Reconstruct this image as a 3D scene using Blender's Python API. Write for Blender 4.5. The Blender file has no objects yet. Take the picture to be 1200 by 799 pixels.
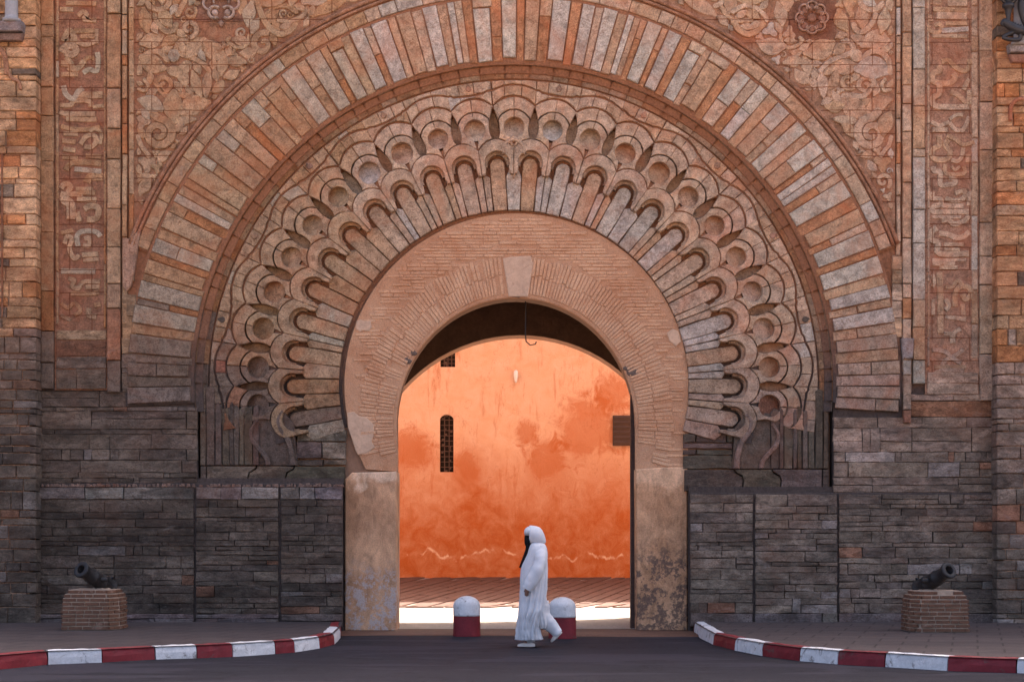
import bpy, bmesh, math, random
import numpy as np
from mathutils import Vector, Matrix
from mathutils import noise as mnoise

# ------------------------------------------------------------------ camera, sky, sun, exposure
scene = bpy.context.scene
col = scene.collection
CAM_D, EYE, S = 28.6, 1.6, 74.0          # metres to the facade plane, eye height, facade units per metre
cam_data = bpy.data.cameras.new('camera')
cam = bpy.data.objects.new('camera', cam_data); col.objects.link(cam)
cam.location = (0, -CAM_D, EYE); cam.rotation_euler = (math.radians(90), 0, 0)
cam_data.sensor_width = 36.0; cam_data.lens = 36.0 * S * CAM_D / 1200.0
cam_data.shift_y = 222.5 / 1200.0
cam_data.clip_end = 2000.0
scene.camera = cam

SUN_EL, SUN_AZ = math.radians(52), math.radians(31)     # azimuth from +Y (behind the gate) towards +X
world = bpy.data.worlds.new('World'); scene.world = world; world.use_nodes = True
wn = world.node_tree.nodes; wl = world.node_tree.links
sky = wn.new('ShaderNodeTexSky'); sky.sky_type = 'NISHITA'; sky.sun_disc = False
sky.sun_elevation = SUN_EL; sky.sun_rotation = SUN_AZ
sky.dust_density = 6.0; sky.air_density = 0.55; sky.ozone_density = 0.2
wl.new(sky.outputs['Color'], wn['Background'].inputs['Color'])
wn['Background'].inputs['Strength'].default_value = 0.12
sun_data = bpy.data.lights.new('sun', 'SUN'); sun = bpy.data.objects.new('sun', sun_data); col.objects.link(sun)
sun_data.energy = 4.0; sun_data.angle = math.radians(0.5); sun_data.color = (1.0, 0.93, 0.82)
to_sun = Vector((math.sin(SUN_AZ) * math.cos(SUN_EL), math.cos(SUN_AZ) * math.cos(SUN_EL), math.sin(SUN_EL)))
sun.rotation_euler = to_sun.to_track_quat('Z', 'Y').to_euler()
sun.location = to_sun * 60
vs = scene.view_settings
vs.view_transform = 'Standard'; vs.look = 'None'; vs.gamma = 1.0; vs.use_curve_mapping = False
vs.exposure = 2.46
scene.cycles.max_bounces = 6; scene.cycles.diffuse_bounces = 4
scene.cycles.use_denoising = True

rnd = random.Random(11)
HOR = 622.0                               # facade unit row at eye height

def W(u, v, d=0.0):                       # facade drawing units (u right, v down) and relief d towards the street
    return Vector(((u - 600.0) / S, -d, EYE + (HOR - v) / S))

def U(x): return x / S

# ------------------------------------------------------------------ materials
def new_mat(name):
    m = bpy.data.materials.new(name); m.use_nodes = True
    nt = m.node_tree
    return m, nt, nt.nodes, nt.links, nt.nodes['Principled BSDF']

def N(nt, kind, **kw):
    n = nt.nodes.new(kind)
    for k, v in kw.items():
        if k in n.inputs: n.inputs[k].default_value = v
        else: setattr(n, k, v)
    return n

def pos(nt, scale=(1, 1, 1), loc=(0, 0, 0)):
    g = nt.nodes.new('ShaderNodeNewGeometry'); mp = nt.nodes.new('ShaderNodeMapping')
    mp.inputs['Scale'].default_value = scale; mp.inputs['Location'].default_value = loc
    nt.links.new(g.outputs['Position'], mp.inputs['Vector'])
    return mp.outputs['Vector']

def noise(nt, vec, scale, detail=6.0, rough=0.6, dist=0.0):
    n = nt.nodes.new('ShaderNodeTexNoise')
    n.inputs['Scale'].default_value = scale; n.inputs['Detail'].default_value = detail
    n.inputs['Roughness'].default_value = rough; n.inputs['Distortion'].default_value = dist
    if vec is not None: nt.links.new(vec, n.inputs['Vector'])
    return n.outputs['Fac']

def ramp(nt, fac, stops, interp='LINEAR'):
    r = nt.nodes.new('ShaderNodeValToRGB'); r.color_ramp.interpolation = interp
    e = r.color_ramp.elements
    while len(e) > 1: e.remove(e[-1])
    e[0].position = stops[0][0]; c = stops[0][1]; e[0].color = c if isinstance(c, tuple) else (c, c, c, 1)
    for p, c in stops[1:]:
        k = e.new(p); k.color = c if isinstance(c, tuple) else (c, c, c, 1)
    if fac is not None: nt.links.new(fac, r.inputs['Fac'])
    return r.outputs['Color']

def mix(nt, fac, a, b, mode='MIX'):
    m = nt.nodes.new('ShaderNodeMix'); m.data_type = 'RGBA'; m.blend_type = mode
    for sock, v in ((m.inputs[0], fac), (m.inputs[6], a), (m.inputs[7], b)):
        if isinstance(v, (int, float)): sock.default_value = v
        elif isinstance(v, tuple): sock.default_value = v
        else: nt.links.new(v, sock)
    return m.outputs[2]

def bump(nt, bsdf, height, strength=0.5, dist=0.02):
    b = nt.nodes.new('ShaderNodeBump'); b.inputs['Strength'].default_value = strength; b.inputs['Distance'].default_value = dist
    nt.links.new(height, b.inputs['Height']); nt.links.new(b.outputs['Normal'], bsdf.inputs['Normal'])

def math_n(nt, op, a, b=None):
    m = nt.nodes.new('ShaderNodeMath'); m.operation = op
    for sock, v in ((m.inputs[0], a), (m.inputs[1], b)):
        if v is None: continue
        if isinstance(v, (int, float)): sock.default_value = v
        else: nt.links.new(v, sock)
    return m.outputs[0]

def rgb(r, g, b): return (r, g, b, 1.0)

def stone_material(name, stretch=(1, 1, 1), stain=0.45, joints=False, speck=0.35, mottle=False, bm=0.55):
    """weathered stone: the colour of each block is the object's own colour, broken up by grain, veins and rust stains"""
    m, nt, n, l, bs = new_mat(name)
    oi = n.new('ShaderNodeObjectInfo')
    base = oi.outputs['Color']
    v = pos(nt, stretch); v2 = pos(nt, (1, 1, 1), (3, 7, 1))
    big = noise(nt, v2, 1.3, 5, 0.65, 0.6)
    med = noise(nt, v, 7.0, 8, 0.7, 0.4)
    fine = noise(nt, v, 45.0, 5, 0.7)
    vein = noise(nt, v, 3.0, 7, 0.75, 1.2)
    c = mix(nt, 1.0, base, ramp(nt, med, [(0.34, 0.58), (0.5, 1.0), (0.66, 1.36)]), 'MULTIPLY')
    c = mix(nt, 1.0, c, ramp(nt, fine, [(0.36, 0.66), (0.52, 1.0), (0.68, 1.30)]), 'MULTIPLY')
    if mottle: c = mix(nt, 1.0, c, ramp(nt, noise(nt, pos(nt, (0.5, 1, 1.3), (2, 5, 9)), 1.6, 7, 0.72, 0.8), [(0.33, 0.50), (0.5, 1.0), (0.64, 1.7)]), 'MULTIPLY')
    crk = math_n(nt, 'ABSOLUTE', math_n(nt, 'SUBTRACT', noise(nt, pos(nt, (1, 1, 1.6), (4, 1, 2)), 2.3, 6, 0.62, 0.3), 0.5))
    c = mix(nt, ramp(nt, crk, [(0.0, 0.75), (0.012, 0.0)]), c, mix(nt, 1.0, base, rgb(0.42, 0.30, 0.24), 'MULTIPLY'))
    pit = noise(nt, v2, 24.0, 3, 0.5)
    c = mix(nt, ramp(nt, pit, [(0.30, 0.7), (0.36, 0.0)]), c, mix(nt, 1.0, base, rgb(0.45, 0.34, 0.28), 'MULTIPLY'))
    rust = mix(nt, 1.0, base, rgb(1.15, 0.62, 0.42), 'MULTIPLY')
    c = mix(nt, ramp(nt, big, [(0.48, 0.0), (0.66, stain)]), c, rust)
    pale = mix(nt, 0.5, base, rgb(0.42, 0.36, 0.33))
    c = mix(nt, ramp(nt, vein, [(0.60, 0.0), (0.70, speck)]), c, pale)
    c = mix(nt, ramp(nt, vein, [(0.24, 0.55), (0.36, 0.0)]), c, mix(nt, 1.0, base, rgb(0.35, 0.30, 0.28), 'MULTIPLY'))
    h = math_n(nt, 'ADD', math_n(nt, 'MULTIPLY', med, 1.2), math_n(nt, 'MULTIPLY', fine, 0.35))
    if joints:                              # hairline bed joints that run on through the carving
        br = n.new('ShaderNodeTexBrick'); br.offset = 0.37
        br.inputs['Scale'].default_value = 1.0; br.inputs['Mortar Size'].default_value = 0.007
        br.inputs['Mortar Smooth'].default_value = 0.2
        br.inputs['Brick Width'].default_value = 0.95; br.inputs['Row Height'].default_value = 0.36
        g = n.new('ShaderNodeNewGeometry'); sx = n.new('ShaderNodeSeparateXYZ'); cx = n.new('ShaderNodeCombineXYZ')
        l.new(g.outputs['Position'], sx.inputs[0]); l.new(sx.outputs['X'], cx.inputs['X'])
        l.new(math_n(nt, 'ADD', sx.outputs['Z'], math_n(nt, 'MULTIPLY', big, 0.06)), cx.inputs['Y'])
        l.new(cx.outputs[0], br.inputs['Vector'])
        c = mix(nt, br.outputs['Fac'], c, mix(nt, 1.0, base, rgb(0.45, 0.26, 0.18), 'MULTIPLY'))
        h = math_n(nt, 'SUBTRACT', h, math_n(nt, 'MULTIPLY', br.outputs['Fac'], 0.8))
    l.new(c, bs.inputs['Base Color']); bs.inputs['Roughness'].default_value = 0.9
    bs.inputs['Specular IOR Level'].default_value = 0.2
    bump(nt, bs, h, bm, 0.03)
    return m

M = {}
M['stone'] = stone_material('weathered_stone', (1, 1, 1), bm=0.7)
M['ashlar'] = stone_material('ashlar_stone', (0.8, 1, 1.7), 0.25, speck=0.45, mottle=True, bm=0.8)
M['carved'] = stone_material('carved_stone', (1, 1, 1), 0.5, joints=True, speck=0.2)

def bed_material():
    m, nt, n, l, bs = new_mat('clay_mortar')
    v = pos(nt); a = noise(nt, v, 2.0, 6, 0.7, 0.5); f = noise(nt, v, 30, 5, 0.7)
    g = n.new('ShaderNodeNewGeometry'); sx = n.new('ShaderNodeSeparateXYZ'); l.new(g.outputs['Position'], sx.inputs[0])
    hgt = math_n(nt, 'ADD', sx.outputs['Z'], math_n(nt, 'MULTIPLY', a, 1.6))
    mr = n.new('ShaderNodeMapRange'); l.new(hgt, mr.inputs['Value'])
    mr.inputs['From Min'].default_value = 4.6; mr.inputs['From Max'].default_value = 6.1
    clay = mix(nt, a, rgb(0.24, 0.105, 0.055), rgb(0.36, 0.175, 0.10))
    grey = mix(nt, a, rgb(0.055, 0.042, 0.038), rgb(0.115, 0.088, 0.076))
    c = mix(nt, mr.outputs[0], grey, clay)
    c = mix(nt, 1.0, c, ramp(nt, f, [(0.3, 0.6), (0.7, 1.25)]), 'MULTIPLY')
    l.new(c, bs.inputs['Base Color']); bs.inputs['Roughness'].default_value = 0.95
    bs.inputs['Specular IOR Level'].default_value = 0.1
    bump(nt, bs, math_n(nt, 'ADD', f, a), 0.7, 0.02)
    return m
M['bed'] = bed_material()

def brickwork_material(name, tint):
    m, nt, n, l, bs = new_mat(name)
    v = pos(nt); a = noise(nt, v, 1.6, 6, 0.7, 0.7); b = noise(nt, v, 9, 8, 0.72, 0.3); f = noise(nt, v, 60, 4, 0.7)
    c = mix(nt, ramp(nt, a, [(0.35, 0.0), (0.65, 1.0)]), rgb(*tint), rgb(tint[0] * 0.83, tint[1] * 0.72, tint[2] * 0.66))
    c = mix(nt, ramp(nt, b, [(0.58, 0.0), (0.7, 0.6)]), c, rgb(0.36, 0.15, 0.075))
    c = mix(nt, ramp(nt, b, [(0.28, 0.7), (0.40, 0.0)]), c, rgb(0.64, 0.46, 0.34))
    c = mix(nt, 1.0, c, ramp(nt, f, [(0.25, 0.6), (0.55, 1.02), (0.8, 1.15)]), 'MULTIPLY')
    l.new(c, bs.inputs['Base Color']); bs.inputs['Roughness'].default_value = 0.95
    bs.inputs['Specular IOR Level'].default_value = 0.1
    bump(nt, bs, math_n(nt, 'ADD', b, math_n(nt, 'MULTIPLY', f, 0.5)), 0.7, 0.03)
    return m
M['brickwork'] = brickwork_material('rendered_brickwork', (0.62, 0.36, 0.215))
M['brickface'] = brickwork_material('thin_brick', (0.70, 0.43, 0.265))

def plaster(name, base, dirt, patch, patch_lo, salt, z_lo, z_hi, paint=None):
    """old jamb plaster: stained, flaking, with remains of limewash or paint near the pavement"""
    m, nt, n, l, bs = new_mat(name)
    v = pos(nt); a = noise(nt, v, 1.5, 8, 0.68, 0.4); b = noise(nt, v, 5.0, 8, 0.72, 0.25); f = noise(nt, v, 55, 5, 0.7)
    g = n.new('ShaderNodeNewGeometry'); sx = n.new('ShaderNodeSeparateXYZ'); l.new(g.outputs['Position'], sx.inputs[0])
    c = mix(nt, ramp(nt, a, [(0.38, 0.0), (0.62, 1.0)]), rgb(*base), rgb(*dirt))
    hi = n.new('ShaderNodeMapRange'); l.new(math_n(nt, 'ADD', sx.outputs['Z'], math_n(nt, 'MULTIPLY', a, 1.2)), hi.inputs['Value'])
    hi.inputs['From Min'].default_value = z_hi; hi.inputs['From Max'].default_value = z_hi + 0.12
    c = mix(nt, hi.outputs[0], c, rgb(*patch))
    lo = n.new('ShaderNodeMapRange'); l.new(math_n(nt, 'SUBTRACT', sx.outputs['Z'], math_n(nt, 'MULTIPLY', a, 1.0)), lo.inputs['Value'])
    lo.inputs['From Min'].default_value = z_lo + 0.5; lo.inputs['From Max'].default_value = z_lo
    c = mix(nt, 1.0, c, ramp(nt, noise(nt, pos(nt, (1.6, 1, 0.7), (1, 2, 3)), 3.2, 8, 0.72, 0.5), [(0.34, 0.66), (0.5, 1.0), (0.66, 1.22)]), 'MULTIPLY')
    flake = ramp(nt, math_n(nt, 'ADD', math_n(nt, 'MULTIPLY', b, 0.65), math_n(nt, 'MULTIPLY', noise(nt, v, 17, 6, 0.7), 0.35)), [(0.485, 0.0), (0.53, 0.85)])
    c = mix(nt, math_n(nt, 'MULTIPLY', flake, lo.outputs[0]), c, rgb(*(paint or salt)))
    c = mix(nt, math_n(nt, 'MULTIPLY', ramp(nt, b, [(0.62, 0.0), (0.67, 0.8)]), lo.outputs[0]), c, rgb(*salt))
    c = mix(nt, 1.0, c, ramp(nt, f, [(0.25, 0.6), (0.55, 1.0), (0.8, 1.15)]), 'MULTIPLY')
    l.new(c, bs.inputs['Base Color']); bs.inputs['Roughness'].default_value = 0.9
    bs.inputs['Specular IOR Level'].default_value = 0.15
    bump(nt, bs, math_n(nt, 'ADD', b, math_n(nt, 'MULTIPLY', f, 0.35)), 0.6, 0.03)
    return m
M['jamb_l'] = plaster('left_jamb_plaster', (0.68, 0.385, 0.22), (0.47, 0.25, 0.138), (0.76, 0.51, 0.34), 0, (0.52, 0.42, 0.38), 0.25, 3.0)
M['jamb_r'] = plaster('right_jamb_plaster', (0.69, 0.39, 0.22), (0.49, 0.255, 0.135), (0.74, 0.45, 0.27), 0, (0.50, 0.27, 0.14), 0.55, 2.9, (0.13, 0.085, 0.07))

def orange_wall_material():
    m, nt, n, l, bs = new_mat('orange_plaster')
    v = pos(nt); v2 = pos(nt, (1, 1, 1), (1.5, 0, 4.2))
    a = noise(nt, v2, 0.42, 7, 0.6, 0.9); b = noise(nt, v, 2.6, 9, 0.72, 0.6); f = noise(nt, v, 70, 4, 0.75); dr = noise(nt, pos(nt, (3, 3, 0.5)), 2.0, 6, 0.7, 0.3)
    g = n.new('ShaderNodeNewGeometry'); sx = n.new('ShaderNodeSeparateXYZ'); l.new(g.outputs['Position'], sx.inputs[0])
    damp = n.new('ShaderNodeMapRange')      # rising damp darkens the limewash to an uneven tide line
    l.new(math_n(nt, 'SUBTRACT', sx.outputs['Z'], math_n(nt, 'MULTIPLY', a, 3.4)), damp.inputs['Value'])
    damp.inputs['From Min'].default_value = 2.3; damp.inputs['From Max'].default_value = 0.2
    c = mix(nt, ramp(nt, b, [(0.3, 0.0), (0.75, 1.0)]), rgb(0.74, 0.47, 0.335), rgb(0.68, 0.36, 0.21))
    deep = mix(nt, b, rgb(0.52, 0.145, 0.042), rgb(0.41, 0.10, 0.026))
    c = mix(nt, math_n(nt, 'MULTIPLY', damp.outputs[0], ramp(nt, b, [(0.2, 0.55), (0.6, 1.0)])), c, deep)
    for (bx, bz, br) in ((1.9, 4.1, 1.05), (0.85, 3.3, 0.62), (-2.45, 3.6, 0.6), (-1.1, 3.2, 0.42), (2.5, 4.9, 0.6), (0.35, 4.0, 0.35)):   # blots where the wash has worn off
        vd = n.new('ShaderNodeVectorMath'); vd.operation = 'DISTANCE'; l.new(g.outputs['Position'], vd.inputs[0]); vd.inputs[1].default_value = (bx, 15.4, bz)
        q = math_n(nt, 'ADD', math_n(nt, 'DIVIDE', vd.outputs['Value'], br), math_n(nt, 'MULTIPLY', math_n(nt, 'SUBTRACT', b, 0.5), 2.6))
        c = mix(nt, math_n(nt, 'MULTIPLY', ramp(nt, q, [(0.55, 0.95), (1.0, 0.0)]), ramp(nt, b, [(0.25, 0.9), (0.7, 0.5)])), c, deep)
    c = mix(nt, ramp(nt, dr, [(0.56, 0.0), (0.68, 0.5)]), c, deep)
    # salt line: a thin contour of a wandering height
    wob = noise(nt, pos(nt, (1, 1, 0.3), (5, 1, 0)), 1.1, 4, 0.6, 0.3)
    hh = math_n(nt, 'SUBTRACT', sx.outputs['Z'], math_n(nt, 'MULTIPLY', wob, 1.3))
    ln = math_n(nt, 'ABSOLUTE', math_n(nt, 'SUBTRACT', hh, 0.36))
    lm = n.new('ShaderNodeMapRange'); l.new(ln, lm.inputs['Value'])
    lm.inputs['From Min'].default_value = 0.055; lm.inputs['From Max'].default_value = 0.0
    brk = noise(nt, pos(nt, (1, 1, 1), (9, 2, 2)), 1.7, 5, 0.65)
    c = mix(nt, math_n(nt, 'MULTIPLY', lm.outputs[0], ramp(nt, brk, [(0.46, 0.0), (0.56, 0.95)])), c, rgb(0.82, 0.56, 0.40))
    ck = math_n(nt, 'ABSOLUTE', math_n(nt, 'SUBTRACT', noise(nt, pos(nt, (1, 1, 0.7), (2, 0, 5)), 0.9, 6, 0.6, 0.2), 0.5))
    c = mix(nt, ramp(nt, ck, [(0.0, 0.4), (0.004, 0.0)]), c, rgb(0.34, 0.10, 0.035))
    sp = noise(nt, v, 28, 3, 0.5)
    c = mix(nt, ramp(nt, sp, [(0.24, 0.55), (0.31, 0.0)]), c, rgb(0.30, 0.085, 0.03))
    c = mix(nt, 1.0, c, ramp(nt, f, [(0.34, 0.70), (0.52, 1.0), (0.68, 1.14)]), 'MULTIPLY')
    l.new(c, bs.inputs['Base Color']); bs.inputs['Roughness'].default_value = 0.95
    bs.inputs['Specular IOR Level'].default_value = 0.1
    bump(nt, bs, math_n(nt, 'ADD', b, math_n(nt, 'MULTIPLY', f, 0.25)), 0.45, 0.03)
    return m
M['orange'] = orange_wall_material()

def simple(name, color, rough=0.8, spec=0.3, var=0.25, scale=12.0, bmp=0.3, metallic=0.0, dirt=None, dirt_lo=0.6, dirt_amt=0.7, stretch=(1, 1, 1), dist=0.01):
    m, nt, n, l, bs = new_mat(name)
    v = pos(nt, stretch); a = noise(nt, v, scale, 8, 0.7, 0.4); f = noise(nt, v, scale * 6, 4, 0.7)
    c = mix(nt, 1.0, rgb(*color), ramp(nt, a, [(0.25, 1.0 - var), (0.55, 1.0), (0.8, 1.0 + var)]), 'MULTIPLY')
    c = mix(nt, 1.0, c, ramp(nt, f, [(0.3, 1 - var * 0.6), (0.6, 1.0), (0.8, 1 + var * 0.4)]), 'MULTIPLY')
    if dirt:
        c = mix(nt, ramp(nt, noise(nt, v, scale * 0.7, 9, 0.75, 0.8), [(dirt_lo, 0.0), (dirt_lo + 0.07, dirt_amt)]), c, rgb(*dirt))
    l.new(c, bs.inputs['Base Color']); bs.inputs['Roughness'].default_value = rough; bs.inputs['Metallic'].default_value = metallic
    bs.inputs['Specular IOR Level'].default_value = spec
    bump(nt, bs, math_n(nt, 'ADD', a, math_n(nt, 'MULTIPLY', f, 0.5)), bmp, dist)
    return m
M['core'] = simple('rubble_core', (0.33, 0.19, 0.12), var=0.3, scale=3, bmp=0.5, dist=0.04)
M['vault_shade'] = simple('shade_dark_vault_plaster', (0.11, 0.058, 0.036), var=0.35, scale=3, bmp=0.5, dist=0.03)  # passage shade put into the plaster colour
M['white_paint'] = simple('chipped_white_paint', (0.68, 0.65, 0.64), var=0.22, scale=7, bmp=0.5, dirt=(0.17, 0.135, 0.12), dirt_lo=0.555, dirt_amt=0.8)
M['red_paint'] = simple('chipped_red_paint', (0.21, 0.018, 0.024), rough=0.6, var=0.3, scale=6, bmp=0.35, dirt=(0.10, 0.06, 0.05), dirt_lo=0.57)
M['iron'] = simple('black_wrought_iron', (0.028, 0.027, 0.030), rough=0.55, spec=0.5, var=0.4, scale=25, bmp=0.25)
M['cannon'] = simple('rusted_cannon_iron', (0.016, 0.013, 0.013), rough=0.6, spec=0.45, var=0.4, scale=14, bmp=0.5, dirt=(0.06, 0.033, 0.023), dirt_lo=0.60)
M['pedestal_brick'] = simple('pedestal_brick', (0.175, 0.080, 0.046), var=0.4, scale=8, bmp=0.6, dirt=(0.36, 0.23, 0.165), dirt_lo=0.58)
M['pedestal_mortar'] = simple('pedestal_mortar', (0.44, 0.32, 0.235), var=0.3, scale=10, bmp=0.7)
M['robe'] = simple('white_cotton', (0.66, 0.64, 0.65), rough=0.9, spec=0.1, var=0.08, scale=9, bmp=0.1)
M['veil'] = simple('black_cloth', (0.012, 0.011, 0.013), rough=0.9, spec=0.1, var=0.2, scale=14, bmp=0.1)
M['skin'] = simple('skin', (0.26, 0.13, 0.09), rough=0.55, spec=0.35, var=0.12, scale=20, bmp=0.1)
M['slipper'] = simple('cream_leather', (0.62, 0.54, 0.48), rough=0.6, var=0.1, scale=12, bmp=0.15)
M['grey_marble'] = simple('grey_marble', (0.30, 0.30, 0.31), rough=0.6, var=0.2, scale=5, bmp=0.2)
M['wood'] = simple('dark_stained_wood', (0.075, 0.042, 0.032), rough=0.7, var=0.35, scale=6, bmp=0.4, stretch=(0.4, 1, 5))
M['dark_void'] = simple('dark_interior', (0.02, 0.012, 0.010), var=0.2, scale=4)
M['lattice'] = simple('brown_iron_lattice', (0.11, 0.06, 0.045), rough=0.6, var=0.3, scale=20)
M['lamp_white'] = simple('white_enamel', (0.75, 0.72, 0.68), rough=0.4, var=0.08, scale=10, bmp=0.1)
M['glass'] = None
def glass_mat():
    m, nt, n, l, bs = new_mat('frosted_lantern_glass')
    bs.inputs['Base Color'].default_value = (0.62, 0.62, 0.66, 1); bs.inputs['Roughness'].default_value = 0.35
    bs.inputs['Transmission Weight'].default_value = 0.35
    return m
M['glass'] = glass_mat()

def ground_mat(name, base, alt, scale, bmp=0.5, rough=0.85, streak=None, spots=None, spec=0.25, dist=0.008, tiles=None, cracks=False):
    m, nt, n, l, bs = new_mat(name)
    v = pos(nt); a = noise(nt, pos(nt, streak or (1, 1, 1)), scale * 0.12, 7, 0.65, 0.6); b = noise(nt, v, scale, 8, 0.75); f = noise(nt, v, scale * 9, 4, 0.7)
    c = mix(nt, ramp(nt, a, [(0.32, 0.0), (0.68, 1.0)]), rgb(*base), rgb(*alt))
    c = mix(nt, 1.0, c, ramp(nt, b, [(0.3, 0.8), (0.55, 1.0), (0.75, 1.18)]), 'MULTIPLY')
    c = mix(nt, 1.0, c, ramp(nt, f, [(0.36, 0.6), (0.52, 1.0), (0.66, 1.5)]), 'MULTIPLY')
    if spots: c = mix(nt, ramp(nt, noise(nt, v, scale * 0.5, 6, 0.7, 0.8), [(0.62, 0.0), (0.7, 0.6)]), c, rgb(*spots))
    hgt = math_n(nt, 'ADD', f, b)
    if cracks:
        ck = math_n(nt, 'ABSOLUTE', math_n(nt, 'SUBTRACT', noise(nt, pos(nt, (0.5, 1, 1), (3, 1, 0)), 1.1, 7, 0.6, 0.5), 0.5))
        c = mix(nt, ramp(nt, ck, [(0.0, 0.9), (0.011, 0.0)]), c, rgb(0.006, 0.006, 0.007))
        c = mix(nt, ramp(nt, noise(nt, pos(nt, (0.35, 1, 1), (8, 3, 0)), 0.9, 5, 0.6, 0.3), [(0.52, 0.0), (0.545, 0.85)]), c, rgb(base[0] * 1.9, base[1] * 1.8, base[2] * 1.7))
        c = mix(nt, ramp(nt, noise(nt, v, 140, 2, 0.5), [(0.62, 0.0), (0.70, 0.6)]), c, rgb(0.10, 0.085, 0.08))
        hgt = math_n(nt, 'ADD', hgt, math_n(nt, 'MULTIPLY', ck, 4.0))
    if tiles:
        br = n.new('ShaderNodeTexBrick'); br.inputs['Scale'].default_value = 1.0; br.inputs['Mortar Size'].default_value = 0.014
        br.inputs['Brick Width'].default_value = tiles[0]; br.inputs['Row Height'].default_value = tiles[1]; br.offset = 0.5
        mp = n.new('ShaderNodeMapping'); mp.inputs['Rotation'].default_value = (0, 0, 0.25); l.new(v, mp.inputs['Vector']); l.new(mp.outputs[0], br.inputs['Vector'])
        c = mix(nt, math_n(nt, 'MULTIPLY', br.outputs['Fac'], 0.75), c, rgb(base[0] * 0.35, base[1] * 0.33, base[2] * 0.33)); hgt = math_n(nt, 'SUBTRACT', hgt, math_n(nt, 'MULTIPLY', br.outputs['Fac'], 1.5))
    l.new(c, bs.inputs['Base Color']); bs.inputs['Roughness'].default_value = rough; bs.inputs['Specular IOR Level'].default_value = spec
    bump(nt, bs, hgt, bmp, dist)
    return m
M['asphalt'] = ground_mat('worn_asphalt', (0.0165, 0.0155, 0.022), (0.026, 0.024, 0.031), 10, streak=(0.25, 1.6, 1), rough=0.85, spec=0.1, cracks=True)
M['pavement'] = ground_mat('pavement_concrete', (0.060, 0.045, 0.044), (0.090, 0.067, 0.063), 8, streak=(0.5, 1.4, 1), spots=(0.045, 0.033, 0.032), tiles=(0.62, 0.62))
M['threshold'] = ground_mat('trodden_threshold', (0.115, 0.054, 0.034), (0.165, 0.085, 0.055), 7, streak=(0.4, 1.2, 1), spots=(0.06, 0.03, 0.024))
M['paving'] = ground_mat('sun_pale_passage_paving', (0.30, 0.245, 0.205), (0.36, 0.30, 0.25), 6, spots=(0.16, 0.12, 0.10))  # sunlight put into the colour: paled so the sun strip turns white
M['paver'] = simple('clay_paver', (0.105, 0.046, 0.029), var=0.3, scale=5, bmp=0.4, dirt=(0.22, 0.10, 0.07), dirt_lo=0.58)
M['court'] = ground_mat('courtyard_earth', (0.30, 0.235, 0.195), (0.36, 0.285, 0.24), 6)  # kept pale as well, to brighten the sun strip
M['warm_bounce'] = ground_mat('far_ground', (0.35, 0.225, 0.145), (0.40, 0.265, 0.175), 2)  # unseen ground, coloured warm so sunlight bounces onto the facade

# ------------------------------------------------------------------ object helpers
def link(name, mesh, mat, parent=None, color=None):
    o = bpy.data.objects.new(name, mesh); col.objects.link(o)
    if mat is not None and not mesh.materials: mesh.materials.append(mat)
    if parent is not None: o.parent = parent
    if color is not None: o.color = (color[0], color[1], color[2], 1.0)
    return o

def mesh_of(name, verts, faces, smooth=False):
    me = bpy.data.meshes.new(name); me.from_pydata([tuple(v) for v in verts], [], faces); me.update()
    if smooth: me.polygons.foreach_set('use_smooth', [True] * len(me.polygons))
    return me

def tag(o, label=None, cat=None, group=None, kind=None):
    if label: o['label'] = label
    if cat: o['category'] = cat
    if group: o['group'] = group
    if kind: o['kind'] = kind
    return o

def empty(name, loc=(0, 0, 0)):
    o = bpy.data.objects.new(name, None); col.objects.link(o); o.location = loc; o.empty_display_size = 0.2
    return o

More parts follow.
